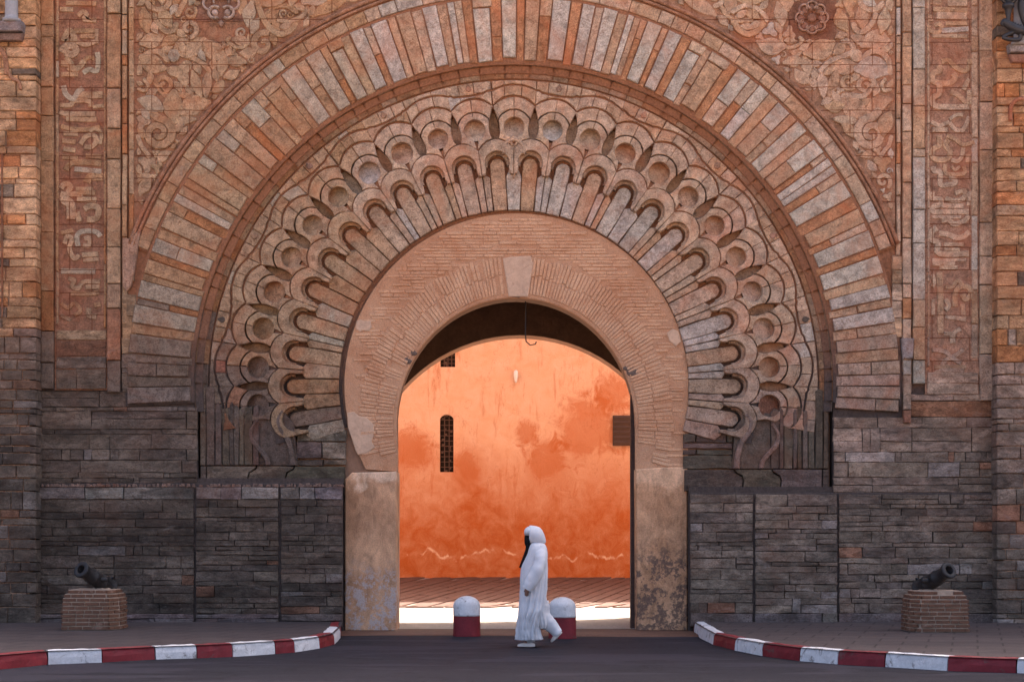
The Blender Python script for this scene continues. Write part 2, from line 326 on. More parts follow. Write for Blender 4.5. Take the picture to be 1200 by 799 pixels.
class MB:
    """collects shapes for one mesh"""
    def __init__(s): s.v = []; s.f = []
    def add(s, verts, faces):
        b = len(s.v); s.v += [Vector(p) for p in verts]; s.f += [tuple(i + b for i in f) for f in faces]
    def box(s, x0, x1, y0, y1, z0, z1):
        s.add([(x0, y0, z0), (x1, y0, z0), (x1, y1, z0), (x0, y1, z0), (x0, y0, z1), (x1, y0, z1), (x1, y1, z1), (x0, y1, z1)],
              [(0, 3, 2, 1), (4, 5, 6, 7), (0, 1, 5, 4), (1, 2, 6, 5), (2, 3, 7, 6), (3, 0, 4, 7)])
    def tube(s, pts, rad, n=8, cap=True, squash=1.0, crease=0.0, cs=9.0):
        pts = [Vector(p) for p in pts]; rr = rad if isinstance(rad, (list, tuple)) else [rad] * len(pts)
        ring = []; a = None
        for i, p in enumerate(pts):
            t = (pts[min(i + 1, len(pts) - 1)] - pts[max(i - 1, 0)]).normalized()
            if a is None: a = t.cross(Vector((0, 0, 1)) if abs(t.z) < 0.9 else Vector((0, 1, 0)))
            a = a - t * a.dot(t); a.normalize(); b = a.cross(t)
            ring.append([p + a * (rr[i] * math.cos(2 * math.pi * k / n)) + b * (rr[i] * squash * math.sin(2 * math.pi * k / n)) for k in range(n)])
        if crease:
            ring = [[q + (q - pts[i]) * (crease * (mnoise.noise(Vector((q.x, q.y, q.z)) * cs) + 0.5 * mnoise.noise(Vector((q.x, q.y, q.z)) * cs * 2.3))) for q in r] for i, r in enumerate(ring)]
        vs_ = [q for r in ring for q in r]; fs = []
        for i in range(len(pts) - 1):
            for k in range(n):
                fs.append((i * n + k, i * n + (k + 1) % n, (i + 1) * n + (k + 1) % n, (i + 1) * n + k))
        if cap: fs.append(tuple(range(n - 1, -1, -1))); fs.append(tuple((len(pts) - 1) * n + k for k in range(n)))
        s.add(vs_, fs)
    def lathe(s, prof, n=32, axis=None):
        """prof: (radius, height) pairs, about Z, or through a 4x4 matrix"""
        mt = axis or Matrix.Identity(4); vs_ = []; fs = []
        for r, z in prof:
            for k in range(n): vs_.append(mt @ Vector((r * math.cos(2 * math.pi * k / n), r * math.sin(2 * math.pi * k / n), z)))
        for i in range(len(prof) - 1):
            for k in range(n):
                fs.append((i * n + k, i * n + (k + 1) % n, (i + 1) * n + (k + 1) % n, (i + 1) * n + k))
        fs.append(tuple(range(n - 1, -1, -1))); fs.append(tuple((len(prof) - 1) * n + k for k in range(n)))
        s.add(vs_, fs)
    def build(s, name, mat, parent=None, color=None, smooth=False):
        return link(name, mesh_of(name, s.v, s.f, smooth), mat, parent, color)

def area2(p): return sum(p[i][0] * p[(i + 1) % len(p)][1] - p[(i + 1) % len(p)][0] * p[i][1] for i in range(len(p)))

def inset(p, c):
    """offset a closed outline inwards (p runs with positive area2)"""
    n = len(p); out = []
    for i in range(n):
        a, b, d = p[i - 1], p[i], p[(i + 1) % n]
        e1 = (b[0] - a[0], b[1] - a[1]); e2 = (d[0] - b[0], d[1] - b[1])
        l1 = math.hypot(*e1) or 1e-6; l2 = math.hypot(*e2) or 1e-6
        n1 = (-e1[1] / l1, e1[0] / l1); n2 = (-e2[1] / l2, e2[0] / l2)
        k = 1.0 + n1[0] * n2[0] + n1[1] * n2[1]
        k = max(k, 0.45)
        out.append((b[0] + c * (n1[0] + n2[0]) / k, b[1] + c * (n1[1] + n2[1]) / k))
    return out

def clean(p):
    q = []
    for a in p:
        if not q or math.hypot(a[0] - q[-1][0], a[1] - q[-1][1]) > 0.15: q.append(a)
    while len(q) > 3 and math.hypot(q[0][0] - q[-1][0], q[0][1] - q[-1][1]) < 0.15: q.pop()
    return q

def prism_geo(outline, d_back, d_front, cham=0.8, gap=0.0, tilt=0.0, r=None, cham_d=None):
    """a block with this outline (facade units), its face at relief d_front with worn arrises"""
    p = clean(outline)
    if area2(p) < 0: p = p[::-1]
    if gap: p = inset(p, gap)
    q = inset(p, cham); n = len(p)
    cd = (cham_d if cham_d is not None else cham / S)
    cx = sum(a[0] for a in p) / n; cy = sum(a[1] for a in p) / n
    tx, ty = (r.uniform(-tilt, tilt), r.uniform(-tilt, tilt)) if r and tilt else (0, 0)
    def dz(a): return (a[0] - cx) * tx + (a[1] - cy) * ty
    v = [W(a[0], a[1], d_back) for a in p] + [W(a[0], a[1], d_front - cd + dz(a)) for a in p] + [W(a[0], a[1], d_front + dz(a)) for a in q]
    f = [tuple(2 * n + i for i in range(n))[::-1]]
    for i in range(n):
        j = (i + 1) % n
        f.append((i, n + i, n + j, j)); f.append((n + i, 2 * n + i, 2 * n + j, n + j))
    return v, f

def prism(name, outline, d_back, d_front, mat, parent=None, color=None, **kw):
    v, f = prism_geo(outline, d_back, d_front, **kw)
    return link(name, mesh_of(name, v, f), mat, parent, color)

def ribbon(pts, w, close_round=True):
    """outline of a band of width w (number or list) along a polyline, with a round end"""
    n = len(pts); ws = w if isinstance(w, (list, tuple)) else [w] * n
    L, R_ = [], []
    for i in range(n):
        a = pts[max(i - 1, 0)]; b = pts[min(i + 1, n - 1)]
        t = (b[0] - a[0], b[1] - a[1]); k = math.hypot(*t) or 1e-6
        nx, ny = -t[1] / k, t[0] / k; h = ws[i] / 2
        L.append((pts[i][0] + nx * h, pts[i][1] + ny * h)); R_.append((pts[i][0] - nx * h, pts[i][1] - ny * h))
    out = list(L)
    if close_round:
        a, b = pts[-2], pts[-1]; ang = math.atan2(b[1] - a[1], b[0] - a[0]); h = ws[-1] / 2
        for k in range(1, 5): out.append((b[0] + h * math.cos(ang + math.pi / 2 - math.pi * k / 5), b[1] + h * math.sin(ang + math.pi / 2 - math.pi * k / 5)))
    out += R_[::-1]
    if close_round:
        a, b = pts[1], pts[0]; ang = math.atan2(b[1] - a[1], b[0] - a[0]); h = ws[0] / 2
        for k in range(1, 5): out.append((b[0] + h * math.cos(ang + math.pi / 2 - math.pi * k / 5), b[1] + h * math.sin(ang + math.pi / 2 - math.pi * k / 5)))
    return out

def smooth_line(ctrl, n=6):
    """Catmull-Rom through the control points"""
    P = [ctrl[0]] + list(ctrl) + [ctrl[-1]]; out = []
    for i in range(1, len(P) - 2):
        p0, p1, p2, p3 = P[i - 1], P[i], P[i + 1], P[i + 2]
        for k in range(n):
            t = k / n
            out.append(tuple(0.5 * ((2 * p1[c]) + (-p0[c] + p2[c]) * t + (2 * p0[c] - 5 * p1[c] + 4 * p2[c] - p3[c]) * t * t + (-p0[c] + 3 * p1[c] - 3 * p2[c] + p3[c]) * t ** 3) for c in (0, 1)))
    out.append(tuple(ctrl[-1])); return out

CX, CY = 602.0, 450.0
def pol(R, deg):
    a = math.radians(deg); return (CX + R * math.sin(a), CY - R * math.cos(a))

def jit(c, k, r=rnd):
    g = 1 + r.uniform(-k, k); return tuple(max(0.004, x * g * (1 + r.uniform(-k, k) * 0.25)) for x in c)

def smooth01(x): x = max(0.0, min(1.0, x)); return x * x * (3 - 2 * x)

PINK = (0.465, 0.325, 0.222); ROSE = (0.44, 0.278, 0.172); ORANGE = (0.42, 0.205, 0.102); PALE = (0.455, 0.385, 0.312); SLATE = (0.165, 0.135, 0.115)
GREY = (0.112, 0.084, 0.064); DARK = (0.090, 0.068, 0.053); WARMGREY = (0.136, 0.101, 0.076); BROWN = (0.17, 0.088, 0.055)

def grey_line(x):
    if x < 60: return 372
    if x < 250: return 395
    if x < 360: return 395 + (x - 250) * 0.85
    if x < 600: return 488
    if x < 880: return 488 - (x - 600) * 0.05
    if x < 1000: return 462
    return 425

def stone_tint(x, y, kind='wall', r=rnd):
    g = smooth01((y - grey_line(x) + r.uniform(-30, 30)) / 62 + 0.5)
    if r.random() < g:
        q = r.random()
        if y < grey_line(x) + 90 and q < 0.05: return jit((0.25, 0.12, 0.07), 0.25, r)
        if q < 0.17: c = DARK
        elif q < 0.66: c = GREY
        elif q < 0.93: c = WARMGREY
        elif q < 0.97: c = SLATE
        else: c = BROWN
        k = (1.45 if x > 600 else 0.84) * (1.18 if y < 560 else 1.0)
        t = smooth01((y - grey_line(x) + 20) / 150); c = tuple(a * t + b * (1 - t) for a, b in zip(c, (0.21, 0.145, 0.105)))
        return jit(tuple(a * k for a in c), 0.075, r)
    q = r.random()
    if kind == 'slab': c = PALE if q < 0.60 else (PINK if q < 0.82 else ROSE)
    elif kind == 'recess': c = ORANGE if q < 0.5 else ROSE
    elif kind == 'carved': c = PINK if q < 0.62 else (ROSE if q < 0.9 else PALE)
    elif kind == 'field': c = PINK
    elif kind == 'pier': c = ROSE if q < 0.45 else (ORANGE if q < 0.70 else (PINK if q < 0.95 else SLATE))
    else: c = PINK if q < 0.35 else (ROSE if q < 0.8 else (ORANGE if q < 0.9 else PALE))
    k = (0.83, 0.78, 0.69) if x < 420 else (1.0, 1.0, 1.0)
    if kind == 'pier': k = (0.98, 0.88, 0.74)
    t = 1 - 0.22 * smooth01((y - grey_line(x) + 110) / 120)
    return jit(tuple(a * b * t for a, b in zip(c, k)), 0.08, r)

# ------------------------------------------------------------------ ground
def gpt(u, v, z=0.0):
    """ground point (height z) seen at drawing position u, v"""
    s = (v - HOR) / (EYE - z); return Vector(((u - 600.0) / s, S * CAM_D / s - CAM_D, z))

def grid_sheet(name, x0, x1, y0, y1, z, mat, parent=None, kind='structure', nx=2, ny=2, zf=None):
    vs_, fs = [], []
    for j in range(ny):
        for i in range(nx):
            x = x0 + (x1 - x0) * i / (nx - 1); y = y0 + (y1 - y0) * j / (ny - 1)
            vs_.append((x, y, z + (zf(x, y) if zf else 0)))
    for j in range(ny - 1):
        for i in range(nx - 1): a = j * nx + i; fs.append((a, a + 1, a + nx + 1, a + nx))
    o = link(name, mesh_of(name, vs_, fs, True), mat, parent)
    if parent is None: tag(o, kind=kind)
    return o

tag(grid_sheet('ground', -600, 600, -600, 600, -0.03, M['warm_bounce']), 'unseen ground around the city gate, tinted to bounce warm light onto it', 'ground')
tag(grid_sheet('road', -60, 60, -19, -0.05, 0.0, M['asphalt'], nx=90, ny=48, zf=lambda x, y: 0.012 * math.sin(x * 0.9 + y * 0.5) * math.sin(y * 1.3)), 'dark grey asphalt road in front of the gate', 'road')
tag(grid_sheet('passage_floor', -3.1, 3.1, -1.1, 6.2, 0.018, M['threshold'], nx=3, ny=60, zf=lambda x, y: -0.03 if y < -1.05 else 0.0), 'worn brown floor of the passage under the arch', 'floor')

tag(grid_sheet('sun_pale_paving', -2.95, 3.2, 0.55, 6.2, 0.024, M['paving']), 'passage paving coloured pale to whiten the sun strip behind the bollards', 'paving')
LK = [(-60, 787.5), (-4, 784.3), (56, 778.5), (120, 776.5), (182, 773), (231, 771), (273, 769), (323, 765.6), (346, 764), (375, 760), (392, 755), (399, 747), (400, 741)]
RK = [(811, 737), (813, 741), (820, 746), (835.5, 755.5), (861, 762), (893, 768), (937, 774), (981.5, 778), (1037, 781), (1110, 786), (1191, 789), (1250, 792)]
KH = 0.17
left_line = [Vector((-14, gpt(*LK[0]).y - 1.6, 0))] + [gpt(*p) for p in LK]
right_line = [gpt(*p) for p in RK] + [Vector((14, gpt(*RK[-1]).y - 0.8, 0))]

def pavement(line, side, label):
    """raised footway between its kerb line and the foot of the wall"""
    pts = [(p.x, p.y) for p in line]
    wall_y = 0.05
    poly = pts + ([(pts[-1][0], wall_y), (-40, wall_y), (-40, pts[0][1])] if side < 0 else [(40, pts[-1][1]), (40, wall_y), (pts[0][0], wall_y)])
    vs_ = [(x, y, KH - 0.004) for x, y in poly]
    o = link('pavement', mesh_of('pavement', vs_, [tuple(range(len(vs_)))]), M['pavement'])
    return tag(o, label, 'pavement', kind='structure')
pav_l = pavement(left_line, -1, 'brownish pavement under the left cannon')
pav_r = pavement(right_line, 1, 'brownish pavement under the right cannon')

def kerb(line, side, first_red, label):
    root = tag(empty('kerb', (line[0].x, line[0].y, 0)), label, 'kerb', 'painted kerbs', 'structure')
    red = first_red; w = 0.16; far = 0 if side < 0 else len(line) - 2
    for i in range(len(line) - 1):
        a, b = line[i], line[i + 1]
        if (b - a).length < 0.12: continue
        k = max(1, round((b - a).length / 1.0)) if i == far else 1
        if side < 0 and i == 2: red = True
        if side > 0 and i == 2: red = False
        for q in range(k):
            p0 = a.lerp(b, q / k); p1 = a.lerp(b, (q + 1) / k)
            t = (p1 - p0).normalized(); nrm = Vector((-t.y, t.x, 0))
            p0 = p0 + t * 0.008; p1 = p1 - t * 0.008
            m = MB(); n = 7; vs_ = []; fs = []
            prof = [(0.0, -0.02), (0.004, KH * 0.5), (0.012, KH - 0.03), (0.035, KH - 0.004), (0.06, KH + 0.004), (w, KH + 0.002), (w, -0.02)]
            for e in range(n):
                c = p0.lerp(p1, e / (n - 1))
                for ox, oz in prof:
                    vs_.append(c + nrm * (ox + rnd.uniform(-0.006, 0.006)) + Vector((0, 0, oz + rnd.uniform(-0.006, 0.006))))
            L = len(prof)
            for e in range(n - 1):
                for c in range(L - 1): fs.append((e * L + c, (e + 1) * L + c, (e + 1) * L + c + 1, e * L + c + 1))
            fs.append(tuple(range(L))); fs.append(tuple((n - 1) * L + c for c in range(L))[::-1])
            m.add(vs_, fs)
            o = m.build('kerb_stone', M['red_paint'] if red else M['white_paint'])
            o.parent = root; o.matrix_parent_inverse = root.matrix_basis.inverted()
            red = not red
    return root
kerb(left_line, -1, False, 'red and white painted kerb curving along the left pavement')
kerb(right_line, 1, True, 'red and white painted kerb curving along the right pavement')

# courtyard behind the passage: rising ground with clay pavers
Y_WALL = 15.4; Z_WALL = 0.456
def court_z(y): return 0.02 + max(0.0, (y - 8.4)) / (Y_WALL - 8.4) * (Z_WALL - 0.02)
court = tag(grid_sheet('courtyard', -30, 30, 6.0, 15.45, 0.0, M['court'], nx=2, ny=20, zf=lambda x, y: court_z(y)), 'paved courtyard ground behind the passage', 'courtyard', kind='structure')
ang = math.radians(-17); ca, sa = math.cos(ang), math.sin(ang)
pv = random.Random(5)
for i in range(-24, 26):
    off = pv.uniform(0, 1.8)
    for j in range(-2, 6):
        a0 = i * 0.27; b0 = 7.4 + j * 1.9 + off
        pts = []
        for (a, b) in ((a0 + 0.02, b0 + 0.012), (a0 + 0.25, b0 + 0.012), (a0 + 0.25, b0 + 1.888), (a0 + 0.02, b0 + 1.888)):
            pts.append((a * ca - (b - 8.4) * sa + 0.0, 8.4 + a * sa + (b - 8.4) * ca))
        k_ = sum(1 for p in pts if p[1] < 8.5 or p[1] > Y_WALL - 0.02)
        if k_ == 4: continue
        pts = [(x, min(max(y, 8.5), Y_WALL - 0.02)) for x, y in pts]
        if min(p[1] for p in pts) < 8.5 or max(p[1] for p in pts) > Y_WALL - 0.02: continue
        if max(abs(p[0]) for p in pts) > 4.6: continue
        h = pv.uniform(0.018, 0.028)
        bot = [(x, y, court_z(y) - 0.02) for x, y in pts]; top = [(x, y, court_z(y) + h) for x, y in pts]
        cxm = sum(p[0] for p in pts) / 4; cym = sum(p[1] for p in pts) / 4
        top = [(cxm + (x - cxm) * 0.985, cym + (y - cym) * 0.99, z) for x, y, z in top]
        me = mesh_of('paving_slab', bot + top, [(4, 5, 6, 7), (0, 1, 5, 4), (1, 2, 6, 5), (2, 3, 7, 6), (3, 0, 4, 7)])
        link('paving_slab', me, M['paver'], court)

# ------------------------------------------------------------------ the gate: core with passage
def ring_wall(mb, inner, rect, y0, y1, cen):
    """wall slab between y0 (street side) and y1 with an opening; inner runs from one foot over the crown to the other foot"""
    x0, x1, z0, z1 = rect
    def hit(p):
        dx, dz = p[0] - cen[0], p[1] - cen[1]; best = 1e9
        if dx > 1e-9: best = min(best, (x1 - cen[0]) / dx)
        if dx < -1e-9: best = min(best, (x0 - cen[0]) / dx)
        if dz > 1e-9: best = min(best, (z1 - cen[1]) / dz)
        if dz < -1e-9: best = min(best, (z0 - cen[1]) / dz)
        return (cen[0] + dx * best, cen[1] + dz * best)
    ins = [inner[0]]; outs = [(x0, z0)]
    cl = [(x0, z1), (x1, z1)]
    def angf(p): return math.atan2(p[0] - cen[0], p[1] - cen[1])
    ca_ = [angf(c) for c in cl]
    for i in range(1, len(inner) - 1):
        a_prev, a_now = angf(inner[i - 1]), angf(inner[i])
        for k, c in enumerate(cl):
            if a_prev < ca_[k] <= a_now and i > 1:
                ins.append(((inner[i - 1][0] + inner[i][0]) / 2, (inner[i - 1][1] + inner[i][1]) / 2)); outs.append(c)
        ins.append(inner[i]); outs.append(hit(inner[i]))
    ins.append(inner[-1]); outs.append((x1, z0))
    n = len(ins); V_ = []
    for y in (y0, y1):
        V_ += [(p[0], y, p[1]) for p in ins] + [(p[0], y, p[1]) for p in outs]
    F = []
    for i in range(n - 1):
        F.append((i, i + 1, n + i + 1, n + i)[::-1])                        # street face
        F.append((2 * n + i, 2 * n + i + 1, 3 * n + i + 1, 3 * n + i))      # rear face
        F.append((i, i + 1, 2 * n + i + 1, 2 * n + i))                      # reveal
        F.append((n + i, 3 * n + i, 3 * n + i + 1, n + i + 1))
    mb.add(V_, F)

def P2(u, v): w = W(u, v); return (w.x, w.z)

OA, OB, OCX, OCY = 141.0, 149.0, 604.5, 495.0
def opening(grow=0.0, foot=741.0, n=40):
    pts = [P2(463 - grow, foot), P2(463.5 - grow, 640), P2(464 - grow, 560)]
    for k in range(n + 1):
        t = math.radians(-108 + 216 * k / n)
        pts.append(P2(OCX + (OA + grow) * math.sin(t), OCY - (OB + grow) * math.cos(t)))
    pts = [p for i, p in enumerate(pts) if i < 3 or p[1] > P2(0, 494)[1]]
    pts += [P2(746 + grow, 560), P2(747 + grow, 640), P2(747 + grow, 741.0)]
    return pts

gate = tag(empty('city_gate', (0, 0, 0)), 'monumental carved stone gateway with a large horseshoe arch', 'gate')
core = MB()
ring_wall(core, opening(2.0), (-30, 30, 0.0, 15.5), 0.36, 1.05, (0.06, 2.6))
rear = [(-2.8, 0.0), (-2.8, 1.5)] + [(0.15 + 2.95 * math.sin(math.radians(-88 + 176 * k / 40)), 2.33 + 2.95 * math.cos(math.radians(-88 + 176 * k / 40))) for k in range(41)] + [(3.1, 1.5), (3.1, 0.0)]
ring_wall(core, rear, (-30, 30, 0.0, 15.5), 5.4, 6.0, (0.15, 2.4))
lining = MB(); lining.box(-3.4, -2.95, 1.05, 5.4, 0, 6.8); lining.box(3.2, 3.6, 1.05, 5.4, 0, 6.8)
lining.box(-3.4, 3.6, 1.05, 5.4, 6.6, 7.0); ring_wall(lining, rear, (-2.94, 3.19, 0.0, 6.59), 5.34, 5.39, (0.15, 2.4))  # thin dark sheet added over the rear wall to keep the soffit dark
lining.build('vault_shade_lining', M['vault_shade'], gate)
core.box(-30, 30, 0.4, 6.0, 15.4, 15.52)
core.box(-30, -29.5, 1.05, 5.4, 0, 14); core.box(29.5, 30, 1.05, 5.4, 0, 14)
core.build('wall_core', M['core'], gate)

# shade-coloured vault lining and the hinge post standing behind the right jamb
post = MB(); post.box(W(747, 0).x - 0.055, W(747, 0).x + 0.02, 0.72, 0.98, 0.0, 4.4)
post.build('hinge_post', M['wood'], gate)

# outer wall bed, with the big recess cut out
bed = MB()
rec = [P2(402, 741), P2(402, 560), P2(231, 560), P2(229, 470)]
rec += [(lambda q: P2(q[0], q[1]))(pol(374, -88 + 176 * k / 60)) for k in range(61)]
rec += [P2(977, 470), P2(977, 570), P2(808, 570), P2(808, 741)]
ring_wall(bed, rec, (-11.0, 11.0, 0.0, 13.9), 0.05, 0.355, (0.03, 3.9))
wall_bed = bed.build('stone_wall', M['bed'], gate)

# ------------------------------------------------------------------ coursed masonry
def courses(x0, x1, y0, y1, hmean, lmean, r, xf0=None, xf1=None):
    """rows of stones as rectangles with slightly uneven joints"""
    out = []; y = y0
    while y < y1 - 3:
        h = max(5.0, r.gauss(hmean, hmean * 0.42))
        if y + h > y1 - 5: h = y1 - y
        a = xf0(y + h / 2) if xf0 else x0; b = xf1(y + h / 2) if xf1 else x1
        x = a
        while x < b - 2:
            w = max(8, r.gauss(lmean, lmean * 0.55)) * (1.25 if h > hmean else 0.9)
            if x + w > b - 9: w = b - x
            if h > hmean * 1.25 and r.random() < 0.30 and w > 18:
                s = h * r.uniform(0.4, 0.6)
                out.append((x, y, x + w, y + s)); out.append((x, y + s, x + w, y + h))
            else: out.append((x, y, x + w, y + h))
            x += w
        y += h
    return out

def stone_rect(b, r, wob=1.25):
    x0, y0, x1, y1 = b
    p = []
    def edge(ax, ay, bx, by):
        n = max(1, int(math.hypot(bx - ax, by - ay) / 14))
        for k in range(n):
            t = k / n
            p.append((ax + (bx - ax) * t + r.uniform(-wob, wob) * (0.5 if k == 0 else 0.6), ay + (by - ay) * t + r.uniform(-wob, wob) * 0.5))
    edge(x0, y0, x1, y0); edge(x1, y0, x1, y1); edge(x1, y1, x0, y1); edge(x0, y1, x0, y0)
    return p

def lay(rects, name, parent, r, base_d, back, kind='wall', mat='ashlar', jitter=0.009, gap=0.26, tint=None):
    for b in rects:
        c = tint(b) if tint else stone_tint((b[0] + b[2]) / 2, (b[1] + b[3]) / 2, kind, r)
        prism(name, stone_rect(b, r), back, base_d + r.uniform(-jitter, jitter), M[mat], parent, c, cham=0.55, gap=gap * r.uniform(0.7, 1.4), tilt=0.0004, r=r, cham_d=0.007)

r2 = random.Random(21)
FOOT = 731
# dado: three panels a side, each standing a little proud or back of its neighbour
dado_l = tag(prism('dado_wall', [(46, 566), (402, 566), (402, FOOT + 4), (46, FOOT + 4)], -0.2, 0.02, M['bed'], gate), None)
dado_r = prism('dado_wall', [(808.5, 577), (1166, 577), (1166, FOOT + 4), (808.5, FOOT + 4)], -0.2, 0.02, M['bed'], gate)
for (a, b, d) in ((46, 228, 0.055), (230.5, 327, 0.075), (329.5, 402, 0.060)):
    lay([(a, 571, a + (b - a) * 0.3, 585), (a + (b - a) * 0.3, 571, a + (b - a) * 0.55, 585), (a + (b - a) * 0.55, 571, b, 585)], 'ashlar_stone', dado_l, r2, d + 0.012, 0.0,
        tint=lambda bb: jit((0.19, 0.152, 0.135), 0.25, r2))
    lay(courses(a, b, 585, 719, 8.8, 34, r2), 'ashlar_stone', dado_l, r2, d, 0.0)
    lay(courses(a, b, 719, FOOT + 3, 12, 60, r2), 'ashlar_stone', dado_l, r2, d + 0.02, 0.0, tint=lambda bb: jit((0.13, 0.10, 0.09), 0.2, r2))
for (a, b, d) in ((808.5, 882, 0.055), (884.5, 980, 0.085), (982.5, 1166, 0.060)):
    lay(courses(a, b, 579, 718, 9.0, 34, r2), 'ashlar_stone', dado_r, r2, d, 0.0)
    lay(courses(a, b, 718, FOOT + 3, 12, 60, r2), 'ashlar_stone', dado_r, r2, d + 0.02, 0.0, tint=lambda bb: jit((0.15, 0.115, 0.10), 0.2, r2))
# broken mortar line over the left dado
mb = MB()
for k in range(90):
    x = 50 + k * 3.9 + r2.uniform(-2, 2)
    if 228 < x < 231 or x > 400: continue
    w = r2.uniform(1.5, 5); h = r2.uniform(1.2, 3.0)
    v, f = prism_geo([(x, 569 - h), (x + w, 569 - h * r2.uniform(0.5, 1.2)), (x + w * 1.2, 570.5), (x - 1, 570.5)], 0.0, r2.uniform(0.03, 0.08), cham=0.5)
    mb.add(v, f)
o = mb.build('mortar_crumbs', M['stone'], gate, (0.20, 0.13, 0.10)); o['kind'] = 'stuff'

# walls beside the arch, below the carved fields
def arc_left(y): return CX - 374 - 1.5 if y > 478 else CX - 452
lay(courses(46, 231, 458, 566, 13, 42, r2, xf1=lambda y: 231 if y > 476 else 150), 'wall_stone', wall_bed, r2, 0.0, -0.1)
lay(courses(977, 1166, 462, 577, 13, 42, r2, xf0=lambda y: 977 if y > 480 else 1062), 'wall_stone', wall_bed, r2, 0.0, -0.1)
# plain upper wall beyond the picture's top edge
lay(courses(-190, 1390, -150, -62, 22, 70, r2), 'wall_stone', wall_bed, r2, 0.02, -0.1)

# ------------------------------------------------------------------ great arch of long voussoirs
def wedge(r0, r1, a0, a1, n=1):
    p = [pol(r0, a0 + (a1 - a0) * k / n) for k in range(n + 1)] + [pol(r1, a1 + (a0 - a1) * k / n) for k in range(n + 1)]
    return p
mb = MB()
n = 130
vv, ff = [], []
for k in range(n + 1):
    a = -93.3 + 186.6 * k / n
    for (R_, d) in ((373.0, -0.30), (374.0, -0.004), (377.5, 0.012), (455, 0.012), (455, -0.1)):
        q = pol(R_, a); vv.append(W(q[0], q[1], d))
for k in range(n):
    for c in range(4): ff.append((k * 5 + c, k * 5 + c + 1, (k + 1) * 5 + c + 1, (k + 1) * 5 + c))
mb.add(vv, [f[::-1] for f in ff])
great = mb.build('great_arch', M['bed'], gate)
r3 = random.Random(33)
a = -93.0
while a < 92.0:
    w = r3.uniform(1.9, 2.9); mid = a + w / 2
    q = pol(415, mid); split = r3.random(); d = 0.055 + r3.uniform(-0.012, 0.014)
    ro = 452.5 if abs(mid) > 40 or r3.random() < 0.6 else 441.0
    ri = 377.5 + r3.uniform(0, 4)
    kind = 'slab'
    def vous(r0, r1, a0, a1, dd, kd):
        qq = pol((r0 + r1) / 2, (a0 + a1) / 2)
        p = wedge(r0, r1, a0, a1)
        p = [(x + r3.uniform(-0.5, 0.5), y + r3.uniform(-0.5, 0.5)) for x, y in p]
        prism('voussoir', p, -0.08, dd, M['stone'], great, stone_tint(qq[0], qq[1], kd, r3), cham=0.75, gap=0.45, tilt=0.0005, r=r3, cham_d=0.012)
    if split < 0.14:
        m = r3.uniform(0.35, 0.65); vous(ri, ri + (ro - ri) * m, a, a + w, d, kind); vous(ri + (ro - ri) * m, ro, a, a + w, d - 0.008, kind)
    elif split < 0.24:
        vous(ri, ro, a, a + w * 0.5, d, kind); vous(ri, ro, a + w * 0.5, a + w, d - 0.014, kind)
    else: vous(ri, ro, a, a + w, d, kind)
    if ro < 450: vous(441.5, 453, a, a + w + 0.4, d + 0.006, 'wall')
    a += w
    g = r3.uniform(1.0, 1.95)
    if True:                                                   # the set-back strip between two slabs
        m = r3.uniform(0.3, 0.75)
        if r3.random() < 0.45:
            vous(377.5, 379 + 74 * m, a + 0.03, a + g - 0.03, 0.030, 'recess'); vous(379 + 74 * m, 452, a + 0.03, a + g - 0.03, 0.038, 'wall')
        else: vous(377.5, 452, a + 0.03, a + g - 0.03, 0.034 + r3.uniform(-0.006, 0.010), 'wall' if r3.random() < 0.45 else 'recess')
    a += g

# archivolt: flat band and a double roll round the voussoirs
arch_band = MB()
vv, ff = [], []
n = 110
for k in range(n + 1):
    a = -70.2 + 140.4 * k / n
    for (R_, d) in ((455, 0.0), (481, 0.0), (482, -0.06)):
        q = pol(R_, a); vv.append(W(q[0], q[1], d))
for k in range(n):
    for c in range(2): ff.append((k * 3 + c, (k + 1) * 3 + c, (k + 1) * 3 + c + 1, k * 3 + c + 1))
arch_band.add(vv, ff)
band = arch_band.build('archivolt', M['bed'], gate)
a = -70.0
while a < 69.7:
    w = r3.uniform(2.0, 4.6); a1 = min(a + w, 70.0); q = pol(463, (a + a1) / 2)
    prism('archivolt_stone', wedge(455.5, 470.5, a, a1, 2), -0.04, 0.030 + r3.uniform(-0.006, 0.008), M['stone'], band, stone_tint(q[0], q[1], 'carved', r3), cham=0.7, gap=0.35, cham_d=0.01)
    a = a1
for R_, rad in ((473.5, 1.9), (478.6, 2.6)):
    mb = MB(); mb.tube([W(*pol(R_, -70.0 + 140.0 * k / 120), 0.028) for k in range(121)], U(rad), 8)
    mb.build('roll_moulding', M['stone'], band, (0.33, 0.175, 0.105), True)

